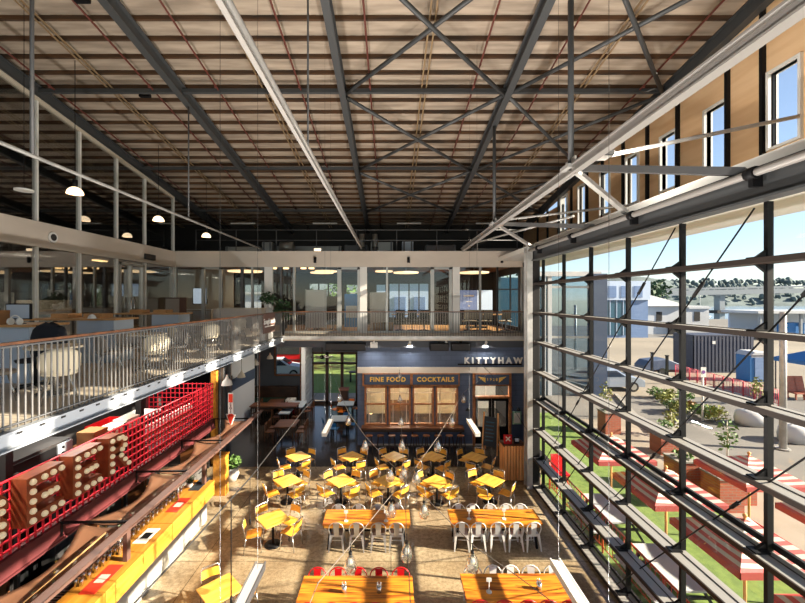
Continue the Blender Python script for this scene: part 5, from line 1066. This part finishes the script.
st(MB().bar((12.6,17.6,G+.04),(16.6,21.6,G+.04),.2,.14).bar((11.9,17.8,G+.04),(14.4,25,G+.04),.2,.14), 'kerb', K['kerb'], 'pale kerb around the planting bed', 'kerb')
st(MB().b(-300,900,120,420,-1.6,-1.3), 'water', K['water'], 'calm grey blue harbour water', 'water')
h = MB(); n, k_ = 90, 6; v = []
for j in range(k_+1):
    for i in range(n+1):
        x = -500+1500*i/n; u = j/k_; top = 24+5*math.sin(i*.31)+3*math.sin(i*.83+1)+4*max(0,math.sin(i*.12)); v.append((x, 372+55*u+random.uniform(-3,3), -1.4+top*math.sin(PI/2*u)+random.uniform(-.8,.8)))
h.add(v, [(j*(n+1)+i,j*(n+1)+i+1,(j+1)*(n+1)+i+1,(j+1)*(n+1)+i) for j in range(k_) for i in range(n)], 0, True); st(h, 'hills', K['hill'], 'low bush covered hills across the water', 'hill')
tl = MB()
for i in range(800):
    x = random.uniform(60,620); u = random.uniform(.05,1.02); tl.ball((x, 372+55*min(u,1), -1.4+26*math.sin(PI/2*min(1,u))+random.uniform(-1,2.5)), random.uniform(1.2,2.8), 6, random.uniform(.8,1.5))
tag(tl.o('treeline', K['hill']), 'haze-tinted grey green trees covering the far hills', 'trees', kind='stuff')
# bridge
t = thing('road_bridge', 'concrete road bridge crossing the water', 'bridge', (0,0,0)); MB().bar((75,131,7.4),(230,129,10.6),5,1.6).o('deck', K['conc'], t); MB().bar((75,128.6,8.7),(230,126.6,11.9),.2,.6).o('parapet', K['conc'], t)
xb = WX(724.5,128); MB().box((xb,130,3.2),(1.7,2.4,9.4)).o('pier', K['conc'], t); MB().box((xb,130,7.4),(5,3.2,1.0)).o('pier_cap', K['conc'], t); MB().box((xb,130,1.6),(4.6,4,1.0)).o('pier_platform', K['dark'], t)
MB().box((xb+68,130,4.2),(1.7,2.4,11.4)).o('pier', K['conc'], t)
# blue clad building and white house
def at(px, py, y): return (WX(px,y), y, WZ(py,y))
y = 62; t = thing('blue_building', 'pale blue clad building behind the gravel yard', 'building', (0,y,G)); x0, x1 = WX(604,y), WX(648,y); zt = WZ(281,y)-G; zm = WZ(300,y)-G
MB().b(x0-8,x1,0,14,0,zm).o('wall', K['bclad'], t); MB().b(x0-8,x1+.2,-.3,14,zm,zt).o('upper_band', K['bband'], t); xm = WX(625,y)
MB().b(x0-8,xm,-.1,.0,.4,zm-.2).o('glass_front', K['teal'], t)
for k in range(4): MB().b(x0-.2+k*1.05,x0-.1+k*1.05,-.15,0,.4,zm).o('mullion', K['bband'], t)
for k in range(3): xx = WX(607+13*k,y); MB().b(xx,xx+1.3,-.36,-.3,zm+.4,zt-.8).o('window', K['bclad'], t)
y = 68; t = thing('white_house', 'white house with pale hipped roof by the harbour', 'house', (0,y,G)); x0, x1 = WX(648,y), WX(709,y); z1 = WZ(306,y)-G
MB().b(x0,x1,0,9,0,z1).o('wall', K['house'], t); xa, xb_ = x0-.6, WX(688,y); za = WZ(294.5,y)-G
MB().add([(xa,-.6,z1),(xb_,-.6,z1),(xb_,9.6,z1),(xa,9.6,z1),(xa+3.8,4.5,za),(xb_-3.8,4.5,za)], [(0,1,5,4),(1,2,5),(2,3,4,5),(3,0,4),(3,2,1,0)]).o('roof', K['hroof'], t); MB().b(xb_,x1+.2,-.2,9.2,z1-.5,z1-.2).o('parapet', K['house'], t)
for px in (659,697): xx = WX(px,y); MB().b(xx-.5,xx+.5,-.05,.05,z1-2.6,z1-1).o('window', K['dsteel'], t)
xx = WX(674,y); MB().b(xx-1.1,xx+1.1,-.4,.05,0,2.2).o('porch', K['dsteel'], t)
t = thing('dark_tree', 'dark round tree behind the white house roof', 'tree', (WX(654,86),86,G)); MB().leaves((0,0,8),(3.2,3.2,2.6),260,.7).o('crown', K['leafd'], t); MB().tube([(0,0,0),(0,0,6)],.3,7).o('trunk', K['bark'], t)
# container, portable toilet, gazebo, kiosk
y = 32.5; x0, x1 = WX(694,y), WX(752,y); t = thing('shipping_container', 'dark blue grey shipping container in the yard', 'container', (x0,y,G)); L = x1-x0; m = MB()
k = 0
while k*.3 < L: m.b(k*.3,k*.3+.16,-.02,.05,.1,3.05); k += 1
m.b(0,L,.02,2.4,.1,3.05).o('wall', K['bluedark'], t); MB().b(0,L,-.03,2.4,3.05,3.15).b(0,L,-.03,2.4,0,.1).b(0,.12,-.03,.1,.1,3.05).b(L-.12,L,-.03,.1,.1,3.05).o('frame', K['bluedark'], t); MB().b(1.5,1.75,-.05,-.03,2.4,2.65).o('sticker', K['white'], t)
y = 29.5; xx = WX(752.5,y); t = thing('portable_toilet', 'bright blue portable toilet cabin with white domed roof', 'cabin', (xx,y,G)); MB().b(-.75,.75,-.6,.6,0,1.95).o('wall', K['blue'], t, bev=.05); MB().prism([(-.82,-.68,1.95),(.82,-.68,1.95),(.45,-.68,2.25),(-.45,-.68,2.25)],(0,1.36,0)).o('roof', K['house'], t, bev=.06); MB().b(-.4,.4,-.64,-.6,.15,1.8).o('door', K['bclad'], t); MB().b(-.65,.65,-.62,-.6,1.82,1.93).o('band', K['house'], t)
y = 25; t = thing('gazebo', 'blue canopy gazebo at the right edge', 'gazebo', (WX(826,y),y,G)); MB().lathe([(2.4,2.2),(.9,2.75),(.02,3.15)],n=4,sm=False).lathe([(2.4,1.95),(2.4,2.2)],n=4,sm=False).o('canopy', K['blue'], t)
for a in range(4): MB().tube([(2.3*math.cos(a*PI/2),2.3*math.sin(a*PI/2),0),(2.3*math.cos(a*PI/2),2.3*math.sin(a*PI/2),2.2)],.04,6).o('leg', K['steel2'], t)
for c_ in t.children: c_.rotation_euler.z = PI/4
for i, px in enumerate((796,804)):
    t = thing('timber_chair', f'brown timber deck chair under the blue gazebo, {["left","right"][i]} one', 'chair', (WX(px,24),24,G)); MB().b(-.28,.28,-.3,.3,.35,.42).o('seat', K['terra'], t); MB().box((0,.3,.85),(.56,.06,1.0),rx=-.2).o('backrest', K['terra'], t)
    for sx in (-1,1):
        for sy in (-1,1): MB().b(sx*.25-.03,sx*.25+.03,sy*.25-.03,sy*.25+.03,0,.35).o('leg', K['terra'], t)
y = 58; t = thing('harbour_kiosk', 'white roofed open kiosk by the water at right', 'kiosk', (WX(755,y),y,G)); L = 17
MB().b(0,L,-.5,6,4.0,4.4).o('roof', K['house'], t); MB().b(.5,L,5,5.2,0,4).o('wall', K['bband'], t)
for k in range(6): MB().b(.6+3*k,.9+3*k,-.2,.1,0,4).o('post', K['conc'], t)
MB().b(5.2,7.6,.2,2,0,2.6).o('cooler', K['blue'], t)
# barrier of red hoops
PB, QB = Vector((22.6,31,G)), Vector((22.2,22.3,G)); t = thing('hoop_barrier', 'pinkish red hooped crowd barrier along the yard edge', 'barrier', (0,0,0))
for k in range(11):
    p = PB.lerp(QB,k/11); q = PB.lerp(QB,(k+.92)/11); m = MB().tube([p, p+Vector((0,0,.95)), q+Vector((0,0,.95)), q],.03,6)
    for j in range(1,6): r = p.lerp(q,j/6); m.tube([r+Vector((0,0,.15)), r+Vector((0,0,.95))],.014,5)
    m.tube([p+Vector((0,0,.15)), q+Vector((0,0,.15))],.02,5); m.o('hoop_panel', K['pink'], t)
for px, py, pt, d in ((652,378,353,'left'),(667,384,356,'right')):
    x, y = og(px,py); t = thing('gate_post', f'black gate post in the yard, {d} one', 'post', (x,y,G)); MB().b(-.07,.07,-.07,.07,0,WZ(pt,y)-G).o('shaft', K['black'], t); MB().b(-.1,.1,-.1,.1,WZ(pt,y)-G,WZ(pt,y)-G+.06).o('cap', K['black'], t)
x, y = og(676,381); t = thing('covered_trailer', 'low trailer under dark cover beside gate posts', 'trailer', (x+.3,y+2.6,G)); MB().prism([(-1.4,-.7,.45),(1.6,-.7,.45),(1.6,-.7,.9),(.4,-.7,1.35),(-1.0,-.7,1.2),(-1.4,-.7,.8)],(0,1.4,0)).o('cover', K['navyp'], t, bev=.06)
for s_ in (-1,1): MB().tube([(0,s_*.75,.32),(0,s_*.6,.32)],.32,14).o('wheel', K['tyre'], t)
MB().b(-1.3,1.5,-.5,.5,.3,.45).o('chassis', K['maroon'], t)
# poles and signs
x, y = og(783,449); t = thing('light_pole', 'tall pale grey pole on the road edge', 'pole', (x,y,G)); MB().tube([(0,0,0),(0,0,WZ(312,y)-G)],[.13,.11],12).o('shaft', K['galv'], t); MB().disc((0,0,0),.24,.04).o('base', K['galv'], t)
x, y = og(702.5,421); t = thing('parking_sign', 'white parking sign on a white post', 'sign', (x,y,G)); MB().tube([(0,0,0),(0,0,WZ(368,y)-G)],.05,8).o('post', K['white'], t); H = WZ(367,y)-G; MB().b(-.13,.13,-.07,-.05,H-.5,H).o('plate', K['white'], t); MB().tube([(0,-.071,H-.24),(0,-.08,H-.24)],.09,14).o('disc', mat('sign_purple',(120,70,140),.5), t)
# planting bed
rb = random.Random(11)
for i, (px, py) in enumerate(((656,398),(664,404),(672,411),(680,414),(690,411),(699,415),(708,419),(716,422),(684,402),(670,398))):
    x, y = og(px,py); t = thing('bed_shrub', f'low bushy shrub in the roadside bed, {["leftmost","second","third","fourth","fifth","sixth","seventh","rightmost","behind the fourth","behind the second"][i]}', 'shrub', (x,y,G), group='shrubs in the roadside bed')
    r = rb.uniform(.38,.6); MB().leaves((0,0,r*.75),(r,r,r*.7),170,.11).o('foliage', K[rb.choice(['leaf1','leaf2','leaf3','leaf1'])], t); s_ = MB(); [s_.tube([(0,0,0),(r*.5*math.cos(a),r*.5*math.sin(a),r)],.015,5) for a in (0,1.5,3,4.5)]; s_.o('stem', K['bark'], t)
for px, py, top, d, lf in ((727,462,417,'nearest the parking sign','leaf1'),(671,436,408,'left of the roadside bed','leaf2'),(757,404,377,'in front of the red barrier','leaf2'),(606,420,382,'beside the dark wing column','leaf2')):
    x, y = og(px,py); H = WZ(top,y)-G; t = thing('sapling', f'slender young tree, {d}', 'tree', (x,y,G)); MB().leaves((0,0,H*.6),(.34,.34,H*.42),110,.1).o('crown', K[lf], t); MB().tube([(0,0,0),(.03,0,H*.5),(0,0,H*.9)],[.03,.025,.012],6).tube([(.02,0,H*.4),(.2,.1,H*.7)],.012,5).o('trunk', K['barkw'], t)
for i, (px, py, w_) in enumerate(((752,424,.75),(797,441,.7))):
    x, y = og(px,py); t = thing('bulk_bag', f'white bulk bag on the road edge, {["left","right"][i]} one', 'bag', (x,y,G)); m = MB().lathe([(.001,0),(w_,0),(w_*1.08,.3),(w_*.95,.62),(w_*.4,.72),(.001,.68)],n=12); m.v = [(a*(1+.05*math.sin(9*b_)),b_*.7,c_) for a,b_,c_ in m.v]; m.o('sack', K['house'], t); MB().tube([(-.3,0,.65),(-.2,0,.85),(.2,0,.85),(.3,0,.65)],.03,6).o('strap', K['house'], t)
# car
def car(label, loc, rz, paint):
    t = thing('parked_car', label, 'car', loc, rz); L = 2.15
    pr = [(-L,.35),(-L,.85),(-1.75,.95),(-1.1,1.42),(.35,1.45),(1.05,1.0),(1.95,.85),(L,.62),(L,.32)]
    m = MB(); n = len(pr); v = []
    for s_, k in ((-.86,1),(-.72,2),(.72,2),(.86,1)):
        for x, z in pr: v.append((x*(1 if k == 2 else .99), s_ if not (k == 1 and z > 1.2) else s_*.84, z))
    v2 = v; f_ = []
    for j in range(3): f_ += [(j*n+i,(j+1)*n+i,(j+1)*n+(i+1)%n,j*n+(i+1)%n) for i in range(n)]
    m.add(v2, f_+[tuple(range(n)),tuple(range(3*n,4*n))[::-1]]); m.o('body', paint, t, bev=.04)
    for s_ in (-1,1): MB().prism([(-1.5,s_*.85,.98),(-1.05,s_*.74,1.36),(.3,s_*.74,1.38),(.85,s_*.85,1.0)],(0,s_*.03,0)).o('side_window', K['carglass'], t)
    MB().prism([(.42,-.62,1.40),(.42,.62,1.40),(1.02,.68,1.02),(1.02,-.68,1.02)],(.03,0,.03)).o('windscreen', K['carglass'], t); MB().prism([(-1.14,-.62,1.38),(-1.14,.62,1.38),(-1.7,.68,1.0),(-1.7,-.68,1.0)],(-.03,0,.03)).o('rear_window', K['carglass'], t)
    for x in (-1.35,1.35):
        for s_ in (-1,1): w_ = MB().tube([(x,s_*.9,.33),(x,s_*.68,.33)],.33,16).o('wheel', K['tyre'], t); MB().tube([(x,s_*.91,.33),(x,s_*.9,.33)],.2,12).o('hub_cap', K['alu'], w_)
    MB().b(L-.02,L+.03,-.75,-.45,.6,.74).o('headlight', K['house'], t); MB().b(L-.02,L+.03,.45,.75,.6,.74).o('headlight', K['house'], t); MB().b(L-.02,L+.02,-.4,.4,.4,.56).o('grille', K['black'], t)
    return t
x, y = og(610,391); car('silver blue car parked beyond the dark wing column', (14.7,y+.6,G), 0, K['car'])
car('white car parked beyond the entrance end window', (-9.0,31,G), .1, K['house'])
t = thing('red_kiosk', 'bright red kiosk outside the entrance end window', 'kiosk', (-9.3,36,G)); MB().b(-1.6,1.6,-1,1,0,3.4).o('wall', K['redchair'], t); MB().b(-1.8,1.8,-1.3,1.2,3.4,3.6).o('roof', K['house'], t); MB().b(-1.1,1.1,-1.05,-1,1.2,2.4).o('window', K['dark'], t)
for k in range(2):
    t = thing('garden_table', f'dark garden bench table on the lawn beyond doors, {["left","right"][k]} one', 'table', (-2.6+1.5*k,29,G+.02)); MB().b(-.5,.5,-.4,.4,.68,.74).o('tabletop', K['dark'], t)
    for sx in (-1,1): MB().b(sx*.4-.04,sx*.4+.04,-.3,.3,0,.68).o('leg', K['dark'], t)
def hedge(label, a, b_, y, h):
    t = thing('hedge', label, 'hedge', (0,y,G)); MB().leaves(((a+b_)/2,0,h/2),((b_-a)/2,.8,h*.6),500,.28).o('foliage', K['leaf1'], t); MB().b(a,b_,-.2,.2,0,h*.4).o('stem', K['bark'], t)
hedge('low green hedge beyond the entrance lawn', -8,4,44,1.6)
t = thing('pale_warehouse', 'pale warehouse far beyond the entrance', 'building', (0,0,G)); MB().b(-30,12,70,80,0,7).o('wall', K['house'], t); MB().b(-30.5,12.5,69.5,80.5,7,7.4).o('roof', K['hroof'], t); MB().b(-20,-14,69.9,70,1,4).o('door', K['bclad'], t)
for i, (x, y, H) in enumerate(((7.5,33,7.5),(10.5,37,9),(13,41,8),(-12,52,8),(-6,46,9),(-14,60,10))):
    t = thing('gum_tree', f'tall loose gum tree behind the building, {["first","second","third","fourth","fifth","sixth"][i]} from the right office window', 'tree', (x,y,G)); MB().leaves((0,0,H*.72),(2.2,2.2,H*.3),380,.3).o('crown', K['leafd' if i % 2 else 'leaf1'], t); MB().tube([(0,0,0),(.2,0,H*.4),(0,.1,H*.8)],[.25,.2,.08],7).o('trunk', K['barkw'], t)
t = thing('pale_blue_shed', 'pale blue shed seen through middle office windows', 'building', (0,0,G)); MB().b(-3,10,48,56,0,8.2).o('wall', K['bband'], t); MB().prism([(-3.3,47.6,8.2),(10.3,47.6,8.2),(10.3,52,10),(-3.3,52,10)],(0,0,.2)).o('roof', K['hroof'], t)
for k in range(5): MB().b(-2+2.4*k,-.6+2.4*k,47.9,48,3,6.4).o('window', K['bclad'], t)
# wing of the same building with glazed end
y = 25; xl, xr = 8.6, WX(590.5,y); wr = thing('window_40', 'blue glazed end of the neighbouring building wing', 'glass wall', (0,y,0), kind='structure')
MB().b(xl,xr,0,.03,G,7.45).o('glass_pane', K['wglass'], wr)
for px in (543,549): MB().b(WX(px,y)-.12,WX(px,y)+.12,-.15,.1,G,7.45).o('mullion', K['house'], wr)
MB().b(WX(563,y)-.05,WX(563,y)+.05,-.08,.08,G,7.45).o('mullion', K['alu'], wr)
for py in (287,337,380): MB().b(xl,xr,-.06,.06,WZ(py,y)-.07,WZ(py,y)+.07).o('transom', K['alu'], wr)
MB().b(xl,xr+.6,-.2,.2,7.3,7.6).o('head_trim', K['house'], wr)
for px in (565,578,608-12): 
    p, q = at(px-8,290,y-.2), at(px+4,312,y-.2)
st(MB().b(xr,WX(604,y),-.4+y,.4+y,G,7.45), 'column_wing', K['wing'], 'dark blue corner column of the glazed wing', 'column')
st(MB().b(6,xr,29,29.2,G,7.45).b(6,6.2,22,29,G,7.45), 'wall_wing', K['teal'], 'blue inner walls behind the glazed wing', 'wall')
# ---- garden: umbrellas, picnic tables, planters, red fence
def umbrella():
    t = thing('striped_umbrella', 'x', 'umbrella'); R, n = 1.02, 13; cv = MB()
    def ring(u): r = R*u; z = 2.16-.42*u**1.15; return r, z
    for k in range(n):
        (r0,z0),(r1,z1) = ring(max(.004,k/n)), ring((k+1)/n)
        for q in range(4):
            c0 = [(1,1),(-1,1),(-1,-1),(1,-1)]; a, b_ = c0[q], c0[(q+1)%4]; S_ = 5; 
            for s_ in range(S_):
                def P(r,z,w_): e = 1-.06*math.sin(PI*w_)*r; return ((a[0]+(b_[0]-a[0])*w_)*r*.78*e, (a[1]+(b_[1]-a[1])*w_)*r*.78*e, z-.05*math.sin(PI*w_)*r)
                cv.add([P(r0,z0,s_/S_),P(r1,z1,s_/S_),P(r1,z1,(s_+1)/S_),P(r0,z0,(s_+1)/S_)], [(0,1,2,3)], k % 2)
    r, z = ring(1); e = r*.78
    for q in range(4):
        c0 = [(1,1),(-1,1),(-1,-1),(1,-1)]; a, b_ = c0[q], c0[(q+1)%4]
        cv.add([(a[0]*e,a[1]*e,z),(a[0]*e,a[1]*e,z-.12),(b_[0]*e,b_[1]*e,z-.12),(b_[0]*e,b_[1]*e,z)], [(0,1,2,3)], 0)
    o = cv.o('canopy', [K['ured'],K['uwhite']], t); md = o.modifiers.new('s','SOLIDIFY'); md.thickness = .012
    MB().tube([(0,0,0),(0,0,2.2)],.026,8).o('pole', K['pallet'], t); MB().ball((0,0,2.22),.04).o('finial', K['pallet'], t); rb_ = MB()
    for q in range(8): a = q*PI/4; L = R*.78*(1.38 if q % 2 else 1)*.97; rb_.bar((.03*math.cos(a),.03*math.sin(a),2.06),(L*math.cos(a),L*math.sin(a),1.68),.02,.02)
    rb_.o('ribs', K['pallet'], t); MB().disc((0,0,0),.3,.07).o('base', K['conc'], t); return t
UM = Rep(umbrella())
for x, y, d in ((6.38,11.3,'near row, farthest'),(6.38,9.05,'near row, second farthest'),(6.38,7.03,'near row, nearest the lower right corner'),(9.06,9.87,'far row by the brick planters'),(9.06,7.6,'far row at right edge'),(6.38,5.0,'near row just outside the frame edge')): UM((x,y,G+.03), 0, f'red and white striped square umbrella, {d}', 'striped garden umbrellas')
def picnic():
    t = thing('picnic_table', 'x', 'table'); MB().b(-.4,.4,-.85,.85,.70,.75).o('tabletop', K['house'], t)
    for s_ in (-1,1): MB().b(s_*.72-.15,s_*.72+.15,-.85,.85,.42,.46).o('bench_seat', K['house'], t)
    for y in (-.6,.6): MB().bar((-.3,y,.7),(-.75,y,0),.08,.05).bar((.3,y,.7),(.75,y,0),.08,.05).bar((-.8,y,.4),(.8,y,.4),.06,.05).o('leg', K['dark'], t)
    return t
PI_ = Rep(picnic(),.84)
for x, y, d in ((5.72,10.3,'second from the far end'),(5.72,8.05,'third from the far end'),(5.72,6.0,'nearest the camera')): PI_((x,y,G+.03), 0, f'white topped picnic table on the lawn, {d}', 'white picnic tables')
for i, (px, py) in enumerate(((722,507),(682,488),(664,452),(609,432),(735,500))):
    x, y = og(px,py); t = thing('brick_planter', f'terracotta brick planter box beside the lawn, {["nearest the camera","behind the second umbrella","third","farthest, by the wing","right of the nearest"][i]}', 'planter', (x,y,G)); MB().b(-.35,.35,-.35,.35,0,.95).o('box', K['terra'], t); MB().b(-.38,.38,-.38,.38,.95,1.0).o('rim', K['kerb'], t); MB().leaves((0,0,1.1),(.3,.3,.2),60,.09).o('foliage', K['leaf1'], t)
t = thing('garden_rail', 'low orange red metal rail fence beside the glass wall', 'fence', (5.1,0,G+.03)); Y0, Y1 = 1.0, 12.6
MB().tube([(0,Y0,.92),(0,Y1,.92)],.022,6).tube([(0,Y0,.15),(0,Y1,.15)],.016,6).o('rail', K['orange'], t)
for k in range(12): MB().tube([(0,Y0+1.05*k,0),(0,Y0+1.05*k,.92)],.022,6).o('post', K['orange'], t)
for k in range(80): MB().tube([(0,Y0+.145*k,.15),(0,Y0+.145*k,.92)],.008,5).o('picket', K['orange'], t)
x, y = og(571,470); t = thing('red_garden_chair', 'bright red folding chair by the end of the rail', 'chair', (5.55,12.75,G+.03)); MB().b(-.22,.22,-.22,.22,.42,.46).o('seat', K['redchair'], t); MB().box((0,.24,.7),(.44,.03,.5),rx=-.15).o('backrest', K['redchair'], t)
for sx in (-1,1): MB().bar((sx*.2,-.2,0),(sx*.2,.2,.44),.03,.03).o('leg', K['redchair'], t); MB().bar((sx*.2,.24,0),(sx*.2,-.2,.44),.03,.03).o('leg', K['redchair'], t)
for i, (px, py) in enumerate(((664,333),(762,312),(745,318))):
    y = 140+20*i; t = thing('moored_boat', f'white moored boat on the harbour, {["behind the house","right of the pier","nearer the pier"][i]}', 'boat', (WX((700,765,768)[i],y),y,-1.3)); MB().prism([(-3,-.9,0),(2.6,-.9,0),(3.6,-.9,1.1),(-3.2,-.9,1.1)],(0,1.8,0)).o('hull', K['house'], t, bev=.2); MB().b(-1.5,1,-.7,.7,1.1,1.9).o('cabin', K['house'], t); MB().tube([(0,0,1.1),(0,0,11)],.09,6).o('mast', K['house'], t)
